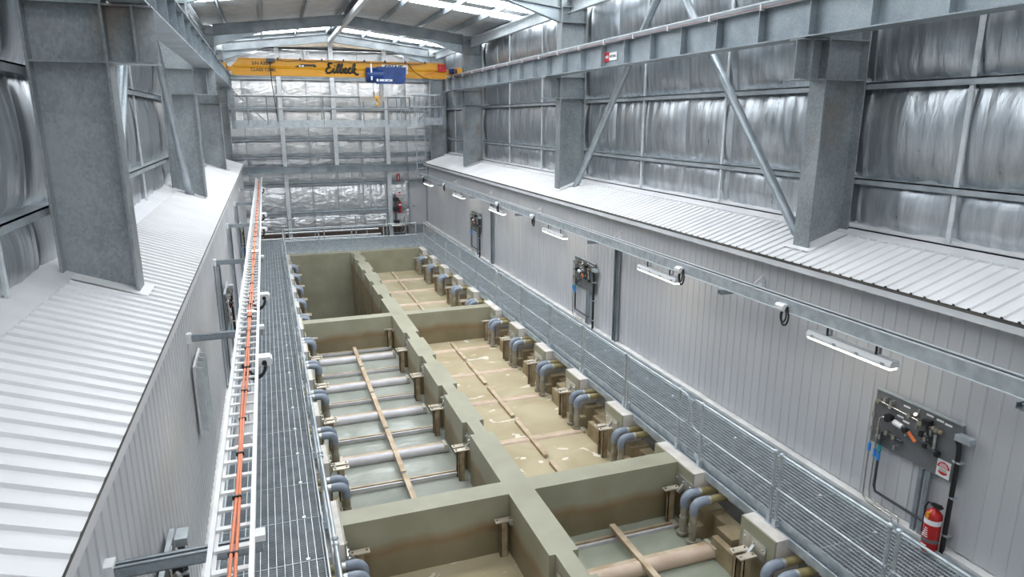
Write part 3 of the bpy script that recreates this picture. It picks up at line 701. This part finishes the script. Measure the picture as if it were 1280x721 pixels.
cp = B().box(XR-.06, -.055, 2.68, XR, .055, 2.9).prism([(XR-.2, 2.845), (XR, 2.845), (XR, 2.98)], 1, -.01, .01).mesh('arm_bracket', 'box_white')
for y in ARMS: piece('support_arm', am, (0, y-.05, 0), lr); piece('arm_bracket', cp, (0, y-.05, 0), lr)
def lamp(x, y, label, dz=0):
    o = thing('batten_lamp', label, 'lamp', (x, y, 2.62), 'batten lamps under tray and rail')
    hw, L = .085, .74
    B().prism([(x-hw, 2.64), (x+hw, 2.64), (x+hw, 2.68), (x+.055, 2.735), (x-.055, 2.735), (x-hw, 2.68)], 1, y-L, y+L).build('housing', 'box_white', o)
    d = B().prism([(x-hw+.004, 2.64), (x-.06, 2.605), (x+.06, 2.605), (x+hw-.004, 2.64)], 1, y-L+.02, y+L-.02).build('diffuser', 'lamp_diffuser', o)
    for k in (-.62, -.2, .2, .62):
        for s in (-1, 1): B().box(x+s*(hw-.004), y+k-.025, 2.645, x+s*(hw+.012), y+k+.025, 2.69).build('latch', 'galv_rail', o)
    for k in (-.45, .4): B().box(x-.02, y+k-.02, 2.735, x-.012, y+k+.02, 2.86).box(x+.05, y+k-.02, 2.735, x+.058, y+k+.02, 2.86).box(x-.02, y+k-.02, 2.735, x+.058, y+k+.02, 2.742).build('hanger', 'galv', o)
    o.location.z += dz
    if dz:
        for k in (-.45, .4): B().box(x-.03, y+k-.012, 2.735+dz, x-.022, y+k+.012, 2.80).build('hanger_rod', 'rubber', o)
    return o
for i, y in enumerate([1.7, 6.85, 11.85, 17.3, 22.4, 27.5, 33.2]):
    if i: lamp(7.44, y, f'white batten lamp under the right rail, {ORD[i-1]} from the camera', -.12)
    if i: lamp(-.43, y+.3, f'white batten lamp below left cable tray, {ORD[i-1]} from the camera')
def jbox(x, y, z, sgn, label):
    o = thing('junction_box', label, 'junction box', (x, y, z), 'junction boxes with cable loops')
    B().prism([(x-.075, z-.05), (x+.075, z-.05), (x+.09, z-.02), (x+.09, z+.03), (x+.06, z+.06), (x-.06, z+.06), (x-.09, z+.03), (x-.09, z-.02)], 1, y-.085, y+.085).build('box_body', 'box_white', o)
    B().tube([(x, y-.085, z), (x, y-.12, z)], .03, 8).build('cable_gland', 'black', o)
    if sgn > 0:      # tray side: the cable swings under the tray
        for k, (r, t) in enumerate(((.125, .02), (.09, .016))):
            B().tube([(x+.0-r*.9+r*math.cos(a), y-.12-.05*k, z-.02+r*1.25*math.sin(a)) for a in [-q*math.pi/10 for q in range(0, 12)]], t, 8).build('cable_loop', 'rubber', o)
    else:
        for k, (r, t) in enumerate(((.11, .017), (.085, .015))):
            pts = [(x+sgn*.03*k+sgn*.02*math.sin(a*.5), y-.1-r*math.sin(a)*.7+.03, z-.02-r*1.1+r*1.2*math.cos(a)) for a in [q*math.pi*2/14 for q in range(1, 14)]]
            B().tube(pts, t, 6).build('cable_loop', 'rubber', o)
    return o
for i, y in enumerate([8.05, 10.85, 18.6, 21.9, 29.4, 33.6]): jbox(7.3, y, 2.85, -1, f'white junction box with black cable loop on right rail, {ORD[i]} from camera')
for i, y in enumerate([3.3, 8.3, 11.5, 18.9, 21.9, 30.2]): jbox(-.225, y, 2.82, 1, f'white junction box with black cable loop by left tray, {ORD[i]} from camera')

# wall struts
def wstrut(x, y, sgn, label, z1=2.75):
    o = B().box(x-sgn*.012, y-.09, .12, x-sgn*.02, y+.09, z1).box(x-sgn*.02, y-.09, .12, x-sgn*.09, y-.08, z1).box(x-sgn*.02, y+.08, .12, x-sgn*.09, y+.09, z1).box(x-sgn*.075, y-.09, .12, x-sgn*.09, y-.05, z1).box(x-sgn*.075, y+.05, .12, x-sgn*.09, y+.09, z1).build('wall_strut', 'galv', loc=(x, y, .12))
    tag(o, label, 'strut', 'vertical struts on the clad walls')
wstrut(XR-.03, 14.72, 1, 'vertical steel strut on right clad wall beside the middle panel'); wstrut(XR-.03, 24.85, 1, 'vertical steel strut on right clad wall beside the far panel')
wstrut(XL+.03, 14.75, -1, 'vertical steel strut on left clad wall behind the cable tray'); wstrut(XL+.03, 19.95, -1, 'vertical steel strut far along the left clad wall'); wstrut(XL+.03, 25.1, -1, 'farthest vertical steel strut on left clad wall')

# ------------------------------------------------------------------ sampling panels
def sample_panel(label):
    X0 = XR-.06; yf = 6.83      # u runs from the far edge (left in view) towards the camera
    o = thing('sampling_panel', label, 'pipe panel', (XR-.05, 6.17, 1.0), 'sampling pipe panels')
    def Q(u, z, d=.07): return (X0-d, yf-u, z)
    B().box(X0-.012, yf-1.32, 1.06, X0+.008, yf, 1.88).build('backboard', 'board', o)
    B().box(X0-.03, yf-1.32, 1.872, X0+.012, yf, 1.895).build('top_lip', 'galv_rail', o)
    B().tube([Q(1.05, 1.70), Q(.8, 1.70), Q(.1, 1.74), Q(.06, 1.73), Q(.04, 1.68), Q(.04, .4), Q(.05, .2), Q(.12, .15), Q(.55, .14), Q(.58, .1), Q(.58, -.05)], .013, 8).build('sample_tube', 'chrome', o)
    B().tube([Q(.5, 1.52), Q(.2, 1.53), Q(.15, 1.5), Q(.14, 1.4), Q(.14, .35), Q(.16, .24), Q(.3, .2), Q(.66, .19), Q(.68, .1), Q(.68, -.05)], .012, 8).build('sample_tube', 'chrome', o)
    B().tube([Q(.55, 1.30), Q(.26, 1.33), Q(.22, 1.3), Q(.21, 1.2), Q(.21, .45), Q(.24, .37), Q(1.08, .36)], .02, 8).build('dark_pipe', 'dark_pipe', o)
    B().tube([Q(.42, 1.51), Q(.6, 1.48), Q(1.08, 1.38), Q(1.1, 1.34)], .026, 8).build('dark_pipe', 'dark_pipe', o)
    B().tube([Q(.38, 1.53), Q(.52, 1.51)], .042, 10).build('white_union', 'box_white', o)
    B().box(X0-.14, yf-.36, 1.54, X0-.05, yf-.27, 1.61).build('valve_body', 'black', o)
    B().box(X0-.14, yf-.94, 1.72, X0-.05, yf-.84, 1.79).build('valve_body', 'black', o)
    B().bar(Q(.64, 1.5, .1), Q(.78, 1.42, .12), .02, .04).build('orange_handle', 'orange', o)
    B().tube([Q(.72, 1.86, .06), Q(.72, 1.58, .06)], .014, 8).tube([Q(.72, 1.74, .06), Q(.72, 1.8, .12)], .03, 8).build('needle_valve', 'chrome', o)
    for u, z, l in ((.92, 1.66, .16), (1.0, 1.62, .2), (.86, 1.58, .12)): B().tube([Q(u, z, .06), Q(u, z-l, .06)], .022, 8).build('sample_cup', 'stainless', o)
    B().tube([Q(.78, 1.56), Q(.95, 1.54)], .024, 8).build('dark_pipe', 'dark_pipe', o)
    B().tube([Q(.8, 1.46), Q(.98, 1.43)], .02, 8).build('dark_pipe', 'dark_pipe', o)
    B().tube([Q(.95, 1.70), Q(1.08, 1.68)], .03, 8).build('pressure_regulator', 'brown_steel', o)
    for u, z, d in ((.1, 1.74, .07), (.3, 1.73, .07), (.6, 1.715, .07), (.8, 1.70, .09), (1.02, 1.70, .08), (.28, 1.53, .08), (.58, 1.49, .08), (.9, 1.42, .08), (1.08, 1.38, .08), (.3, 1.33, .07), (.42, 1.315, .07), (.82, 1.55, .08)):
        B().bar((X0-d, yf-u-.025, z), (X0-d, yf-u+.025, z), .065, .065).build('pipe_fitting', 'chrome' if z > 1.69 or d == .07 else 'black', o)
    B().tube([Q(.88, 1.78, .08), Q(.88, 1.68, .08), Q(.92, 1.6, .1), Q(.98, 1.46, .08)], .016, 8).build('dark_pipe', 'black', o)
    for u, z in ((.2, 1.79), (.3, 1.78), (.6, 1.45), (.2, 1.22), (.45, 1.17)): B().box(X0-.1, yf-u-.012, z-.03, X0-.012, yf-u+.012, z+.03).build('pipe_clip', 'stainless', o)
    for u, z in ((.5, 1.80), (.85, 1.82), (1.0, 1.81), (1.12, 1.80), (.42, 1.62), (.52, 1.58)): B().box(X0-.018, yf-u-.05, z-.012, X0-.011, yf-u+.05, z+.012).build('tag_plate', 'white', o)
    for u, z in ((.04, 1.05), (.14, 1.0)): B().tube([Q(u, z), Q(u, z-.12)], .024, 8).build('blue_tape', 'blue_tape', o)
    B().tube([Q(.21, .98), Q(.21, .86)], .026, 8).build('blue_tape', 'blue_tape', o); B().tube([Q(.21, 1.1), Q(.21, 1.0)], .026, 8).build('teal_tape', 'teal_tape', o)
    for u, z in ((.04, 1.5), (.14, 1.32), (.04, 1.28), (.14, 1.2)): B().tube([Q(u, z+.03), Q(u, z-.03)], .026, 8).build('tube_fitting', 'chrome', o)
    for u in (.86, .97): B().box(X0-.045, yf-u-.03, -.05, X0+.0, yf-u+.03, 1.06).build('stand_leg', 'galv', o)
    B().tube([Q(1.3, 1.7), Q(1.34, 1.62), Q(1.35, 1.5), Q(1.35, -.05)], .032, 8).build('conduit', 'black', o)
    B().box(X0-.13, yf-1.5, 1.70, X0-.02, yf-1.3, 1.78).build('conduit_box', 'galv_rail', o)
    for z in (1.4, .9, .35): B().box(X0-.1, yf-1.4, z-.012, X0+.0, yf-1.3, z+.012).build('conduit_clip', 'galv_rail', o)
    return o
P0 = sample_panel('grey pipe panel with orange valve handle beside the near extinguisher')
def psign(y, z, x, s, label):
    o = thing('notice_sign', label, 'sign', (x, y, z))
    def ring(c0, c1, mt, nm, zo, d):
        pts = [(y+s*.46*math.cos(a), z+zo+s*.46*math.sin(a)) for a in [c0+(c1-c0)*k/14 for k in range(15)]]
        B().prism(pts, 0, x-d, x-.003).build(nm, mt, o)
    B().box(x-.006, y-s*.5, z-s*.62, x, y+s*.5, z+s*.62).build('sign_plate', 'white', o)
    ring(.05, math.pi-.05, 'sign_red', 'red_arch', s*.04, .009); ring(math.pi+.6, 2*math.pi-.6, 'sign_red', 'red_foot', s*.02, .009)
    for k, (w_, zz) in enumerate(((.24, .36), (.36, .26), (.40, .16))): B().box(x-.012, y-s*w_*.8, z+s*(zz-.025), x-.008, y+s*w_*.8, z+s*(zz+.025)).build('text_line', 'white', o)
    for zz in (-.04, -.12, -.2): B().box(x-.009, y-s*.3, z+s*(zz-.015), x-.005, y+s*.3, z+s*(zz+.015)).build('text_line', 'board', o)
    return o
psign(5.68, 1.19, XR-.075, .19, 'white notice sign with red arch on near pipe panel')
for y, lab in ((10.4, 'grey pipe panel at middle of the right clad wall'), (20.9, 'grey pipe panel at far end of the right clad wall')):
    copy_tree(P0, Vector(P0.location)+Vector((0, y, 0)), 0, lab)
for y, lab in ((5.75, 'pipe panel on left wall below the nearest tray arm'), (16.45, 'pipe panel on left wall behind the cable tray'), (26.8, 'pipe panel far along the left clad wall')):
    copy_tree(P0, Vector((XL+.05, y, 1.0)), math.pi, lab)

def extinguisher(x, y, z, label):
    o = thing('fire_extinguisher', label, 'extinguisher', (x, y, z), 'fire extinguishers')
    prof = [(.0, .098), (.02, .104), (.5, .104), (.55, .09), (.59, .05), (.61, .028), (.66, .025)]
    B().tube([(x, y, z+h) for h, r in prof], [r for h, r in prof], 16).build('cylinder', 'red', o)
    B().tube([(x, y, z+.40), (x, y, z+.47)], .1055, 16).build('white_band', 'white', o)
    B().tube([(x, y, z+.14), (x, y, z+.19)], .1052, 16).build('dark_band', 'board', o)
    B().box(x-.109, y-.03, z+.05, x-.09, y+.045, z+.1).build('paper_label', 'white', o)
    for k in range(5): B().box(x-.109, y-.03+.004*k, z+.22+k*.03, x-.08, y+.05-.008*k, z+.228+k*.03).build('text_line', 'white', o)
    B().box(x-.11, y-.005, z+.48, x-.07, y+.03, z+.57).build('yellow_tag', 'hook_yellow', o)
    B().box(x-.05, y-.1, z+.65, x+.02, y+.03, z+.67).bar((x-.02, y-.1, z+.70), (x-.02, y+.03, z+.68), .03, .012).build('handle', 'black', o)
    B().tube([(x, y+.03, z+.66), (x-.02, y+.09, z+.66), (x-.02, y+.12, z+.58), (x-.02, y+.115, z+.2)], .014, 8).build('hose', 'rubber', o)
    B().box(x+.085, y-.03, z+.3, x+.14, y+.03, z+.5).build('wall_hook', 'galv', o)
    return o
extinguisher(7.93, 5.62, .06, 'red fire extinguisher with white band hung below near pipe panel')
extinguisher(6.55, YE-.42, .75, 'small red fire extinguisher by the far end wall')
fs = thing('fire_sign', 'round white and red fire sign above the far extinguisher', 'sign', (6.55, YE-.4, 1.75))
B().tube([(6.55, YE-.42, 1.78), (6.55, YE-.40, 1.78)], .17, 16).build('sign_disc', 'white', fs); B().tube([(6.55, YE-.43, 1.82), (6.55, YE-.418, 1.82)], .09, 3).build('red_mark', 'sign_red', fs); B().box(6.43, YE-.43, 1.66, 6.67, YE-.42, 1.71).build('red_mark', 'sign_red', fs)
fs = thing('fire_sign', 'small upright red sign high beside the far steel post', 'sign', (6.55, YE-.4, 2.6))
B().box(6.45, YE-.42, 2.45, 6.62, YE-.40, 2.82).build('sign_plate', 'sign_red', fs); B().box(6.51, YE-.43, 2.52, 6.555, YE-.419, 2.75).build('white_mark', 'white', fs)
# black pipework behind the stair
pw = thing('valve_set', 'dark valves and pipes beside the far steel post', 'valves', (6.1, YE-.7, 0))
B().tube([(6.3, YE-.6, -1.5), (6.3, YE-.6, 1.6), (6.3, YE-.45, 1.7)], .06, 8).build('riser', 'dark_pipe', pw)
for z in (.3, 1.0, 1.5): B().box(6.17, YE-.75, z-.09, 6.45, YE-.55, z+.09).build('valve_body', 'black', pw)
B().tube([(6.0, YE-.75, .1), (6.7, YE-.75, .1)], .07, 8).build('manifold', 'stainless', pw)
B().tube([(6.1, YE-.9, -.3), (6.8, YE-.9, -.3)], .09, 8).build('manifold', 'dark_pipe', pw)
# louvred grille on the left clad wall
lv = thing('wall_louvre', 'pale slatted louvre panel on the left clad wall', 'louvre', (XL+.04, 9.9, 1.9))
B().box(XL+.03, 9.5, 1.4, XL+.06, 10.35, 2.42).build('louvre_frame', 'flashing', lv)
for k in range(4): B().bar((XL+.075, 9.6+k*.21, 1.45), (XL+.075, 9.6+k*.21, 2.38), .16, .012, (.5, 1, 0)).build('blade', 'galv_bright', lv)

# ------------------------------------------------------------------ overhead crane
GY = 30.0
cr = thing('overhead_crane', 'yellow overhead crane girder spanning the hall', 'crane', (CX, GY, 7.35))
g0, g1, gz0, gz1 = -1.02, 7.62, 7.34, 7.98
B().prism([(g0, gz0+.02), (g1, gz0+.02), (g1, gz1-.2), (g1-.12, gz1-.02), (g0+.3, gz1-.02), (g0, gz1-.32)], 1, GY-.15, GY+.15).build('girder_web', 'yellow', cr)
B().box(g0+.1, GY-.2, gz0-.005, g1, GY+.2, gz0+.02).build('bottom_flange', 'yellow', cr)
B().box(g0+.28, GY-.2, gz1-.03, g1-.1, GY+.2, gz1).build('top_flange', 'yellow', cr)
B().prism([(GY-.15, 7.60), (GY-.185, 7.645), (GY-.15, 7.70)], 0, g0+.1, g1-.05).build('side_crease', 'yellow', cr)
for x, nm in ((-1.27, 'l'), (8.02, 'r')):
    s = 1 if x > 0 else -1
    B().box(x-.1, GY-.9, 7.52, x+.1, GY+.9, 7.74).build('end_carriage', 'yellow', cr)
    for dy in (-.7, .7): B().tube([(x-.12, GY+dy, 7.61), (x+.12, GY+dy, 7.61)], .105, 14).build('wheel', 'black', cr)
B().box(7.5, GY-.14, 7.5, 7.95, GY+.14, 7.72).box(-1.2, GY-.14, 7.5, -.95, GY+.14, 7.66).build('girder_connection', 'yellow', cr)
B().tube([(7.72, GY-.3, 7.66), (8.02, GY-.3, 7.66)], .12, 12).build('travel_motor', 'blue', cr); B().box(8.0, GY-.42, 7.5, 8.16, GY-.2, 7.8).build('motor_cover', 'yellow', cr)
B().box(7.25, GY-.3, 7.62, 7.58, GY-.16, 7.92).build('control_box', 'sign_red', cr)
B().box(.3, GY-.32, 7.84, .62, GY-.16, 7.98).build('pendant_trolley', 'dark_pipe', cr)
B().tube([(.42, GY-.26, 7.86), (.44, GY-.26, 7.0), (.52, GY-.27, 6.1), (.55, GY-.27, 5.55)], .016, 6).build('pendant_cable', 'black', cr)
B().tube([(.7+k*.42, GY-.25, 7.93-(.05 if k % 2 else 0)) for k in range(15)], .012, 6).build('festoon_cable', 'dark_pipe', cr)
for k in range(8): B().box(.7+k*.85, GY-.28, 7.93, .76+k*.85, GY-.2, 8.02).build('festoon_hanger', 'dark_pipe', cr)
B().tube([(5.95, GY-.25, 7.9), (6.2, GY-.25, 7.6), (6.6, GY-.26, 7.36), (7.1, GY-.26, 7.26), (7.5, GY-.26, 7.28)], .014, 6).build('loop_cable', 'black', cr)
B().tube([(6.6, GY-.25, 7.45), (7.1, GY-.26, 7.62), (7.35, GY-.3, 7.8)], .014, 6).build('loop_cable', 'orange', cr)
# lettering on the girder
piece('lettering', text_mesh('S/N A3077', .17, 'black', .002, .004), (.13, GY-.157, 7.79), cr, rot=FRONT)
piece('lettering', text_mesh('CLASS C5M5', .17, 'black', .002, .004), (.16, GY-.157, 7.55), cr, rot=FRONT)
ST = [[(.36, .92), (.26, 1.0), (.14, .95), (.1, .8), (.18, .64), (.28, .6), (.14, .56), (.02, .4), (0, .18), (.1, .02), (.26, .04), (.42, .2), (.54, .5), (.5, .15), (.58, .04), (.7, .2), (.86, .8), (.84, .95), (.78, .85), (.74, .3), (.8, .05), (.92, .15), (1.08, .8), (1.06, .95), (1.0, .85), (.98, .2), (1.06, .04), (1.18, .15), (1.2, .4), (1.12, .46), (1.24, .36), (1.34, .34), (1.42, .46), (1.35, .56), (1.27, .4), (1.29, .12), (1.4, .04), (1.52, .18)],
      [(.56, .70), (.58, .76)], [(1.74, .48), (1.66, .56), (1.56, .38), (1.57, .12), (1.68, .04), (1.82, .2), (1.97, .85), (1.95, 1.0), (1.88, .9), (1.85, .04)], [(2.08, .5), (1.9, .34), (2.04, .08), (2.18, -.1), (2.3, .0)]]
lg = B()
for s in ST: lg.tube([(2.56+x*.57+z*.07, GY-.185, 7.47+z*.40) for x, z in s], .046, 6)
lg.build('script_lettering', 'black', cr)
lo = B().prism([(1.3, 7.66), (1.6, 7.66), (1.6, 7.80)], 1, GY-.165, GY-.15).prism([(1.6, 7.66), (2.15, 7.66), (2.22, 7.72), (2.15, 7.80), (1.6, 7.80)], 1, GY-.160, GY-.15)
lo.build('logo', 'black', cr); B().box(1.52, GY-.168, 7.69, 1.6, GY-.158, 7.76).box(1.63, GY-.168, 7.69, 1.72, GY-.158, 7.76).build('logo_window', 'white', cr); B().box(1.76, GY-.168, 7.69, 2.08, GY-.158, 7.715).build('logo_window', 'yellow', cr)
B().box(4.85, GY-.175, 7.5, 5.95, GY-.155, 7.86).build('name_plate', 'white', cr)
piece('lettering', text_mesh('SRWE', .3, 'black', .002, .01), (5.35, GY-.178, 7.72), cr, rot=FRONT)

ho = thing('hoist', 'blue electric hoist hanging under the yellow crane girder', 'hoist', (5.1, GY-.3, 7.05))
B().tube([(4.3, GY-.42, 7.42), (4.34, GY-.42, 7.42), (5.0, GY-.42, 7.42)], [.25, .31, .31], 18).build('rope_drum', 'blue', ho)
B().prism([(4.75, 7.08), (5.8, 7.08), (5.9, 7.18), (5.95, 7.74), (4.75, 7.74)], 1, GY-.66, GY-.2).build('motor_case', 'blue', ho)
B().box(4.78, GY-.67, 7.28, 5.35, GY-.655, 7.58).build('cover_plate', 'blue', ho)
B().box(4.83, GY-.68, 7.17, 5.35, GY-.66, 7.25).build('label_plate', 'white', ho); B().box(5.0, GY-.685, 7.19, 5.06, GY-.675, 7.23).box(5.14, GY-.685, 7.19, 5.26, GY-.675, 7.215).build('label_text', 'blue', ho)
B().box(4.7, GY-.68, 7.16, 4.78, GY-.66, 7.27).box(4.9, GY-.68, 7.5, 4.95, GY-.66, 7.55).build('label_plate', 'white', ho)
for x in (4.5, 5.6): B().box(x-.05, GY-.5, 7.55, x+.05, GY+.3, 7.66).box(x-.05, GY+.2, 7.3, x+.05, GY+.28, 7.62).build('trolley_bracket', 'blue', ho)
B().box(4.47, GY-.72, 7.2, 4.53, GY-.68, 7.85).build('cable_arm', 'white', ho)
for x in (4.58, 4.85): B().tube([(x, GY-.45, 7.1), (x+.01, GY-.45, 6.72)], .01, 6).build('wire_rope', 'dark_pipe', ho)
hk = B().box(4.6, GY-.5, 6.5, 4.84, GY-.40, 6.58).build('hook_block', 'hook_yellow', ho)
for x in (4.58, 4.82): B().box(x, GY-.53, 6.52, x+.045, GY-.37, 6.76).build('sheave', 'brown_steel', hk)
a = [(4.72+.09*math.sin(t*.45+.2), GY-.45, 6.3+.09*math.cos(t*.45+.2)) for t in range(0, 11)]
B().tube([(4.72, GY-.45, 6.5), (4.72, GY-.45, 6.40)]+a, [.05, .045]+[.045-.002*k for k in range(11)], 8).build('hook', 'hook_yellow', hk)
ho.location.x -= .17
tag(B().box(4.15, GY+1.95, 6.42, 5.35, GY+1.98, 6.62).build('notice_board', 'white', loc=(4.7, GY+1.95, 6.42)), 'long blank white board on the high platform rail', 'board')

# ------------------------------------------------------------------ crane access platform hung across the far end
pf = thing('access_platform', 'high galvanised access platform hung across the far end', 'platform', (CX, 32.0, 5.2))
py0, py1 = 32.0, 33.1
B().box(-1.2, py0, 5.42, 8.1, py1, 5.45).build('deck', 'galv_rail', pf)
for y in (py0, py1): B().box(-1.2, y-.012, 5.3, 6.55, y, 5.6).box(-1.2, y-.06, 5.3, 6.55, y, 5.312).build('fascia_channel', 'galv_rail', pf)
for y in (py0, py1): B().box(6.7, y-.012, 5.38, 8.1, y, 5.72).build('fascia_channel', 'galv_rail', pf)
B().box(6.45, py0-.03, 5.25, 6.75, py0-.015, 5.75).build('splice_plate', 'galv_bright', pf)
for x in (-1.2, 8.0):
    for y in (py0, py1): B().box(x-.07, y-.07, 5.25, x+.07, y+.07, 6.86).build('hanger_post', 'galv', pf)
for x0, x1 in ((-1.1, .1), (7.95, 6.75)): B().bar((x0, py0-.02, 6.78), (x1, py0-.02, 5.55), .05, .05).build('diagonal_brace', 'galv', pf)
for y in (py0, py1):
    for z in (6.62, 6.1): B().tube([(-1.1, y, z), (6.4, y, z)], .026, 8).build('platform_rail', 'girt', pf)
    for x in (-.6, .2, .62, 2.55, 4.3, 5.4, 6.0, 6.4): B().tube([(x, y, 5.42), (x, y, 6.62)], .028, 8).build('platform_post', 'girt', pf)
    for z in (6.74, 6.2): B().tube([(6.5, y, z), (8.0, y, z)], .022, 8).build('platform_rail', 'galv_rail', pf)
    for x in (6.6, 6.85, 7.1, 7.35, 7.6, 7.85): B().tube([(x, y, 5.45), (x, y, 6.74)], .018, 8).build('platform_post', 'galv_rail', pf)
ld = thing('caged_ladder', 'caged ladder below the right end of the high platform', 'ladder', (7.2, 33.4, 2.9))
for x in (6.95, 7.4): B().box(x-.02, 33.35, 2.9, x+.02, 33.41, 6.8).build('stile', 'galv_rail', ld)
for k in range(13): B().tube([(6.95, 33.38, 3.0+k*.29), (7.4, 33.38, 3.0+k*.29)], .014, 6).build('ladder_rung', 'galv_rail', ld)
for z in (4.4, 5.2, 6.0, 6.7): B().tube([(7.175+.37*math.cos(t), 33.38-.36-.36*math.sin(t-math.pi/2)*1.0, z) for t in [math.pi*2*k/16 for k in range(17)]], .014, 6).build('cage_hoop', 'galv_rail', ld)
for k in range(5):
    t = math.pi*(1.0+k/4); B().box(7.175+.37*math.cos(t)-.012, 33.02+.36*math.sin(t)-.004, 4.3, 7.175+.37*math.cos(t)+.012, 33.02+.36*math.sin(t)+.004, 6.75).build('cage_bar', 'galv_rail', ld)
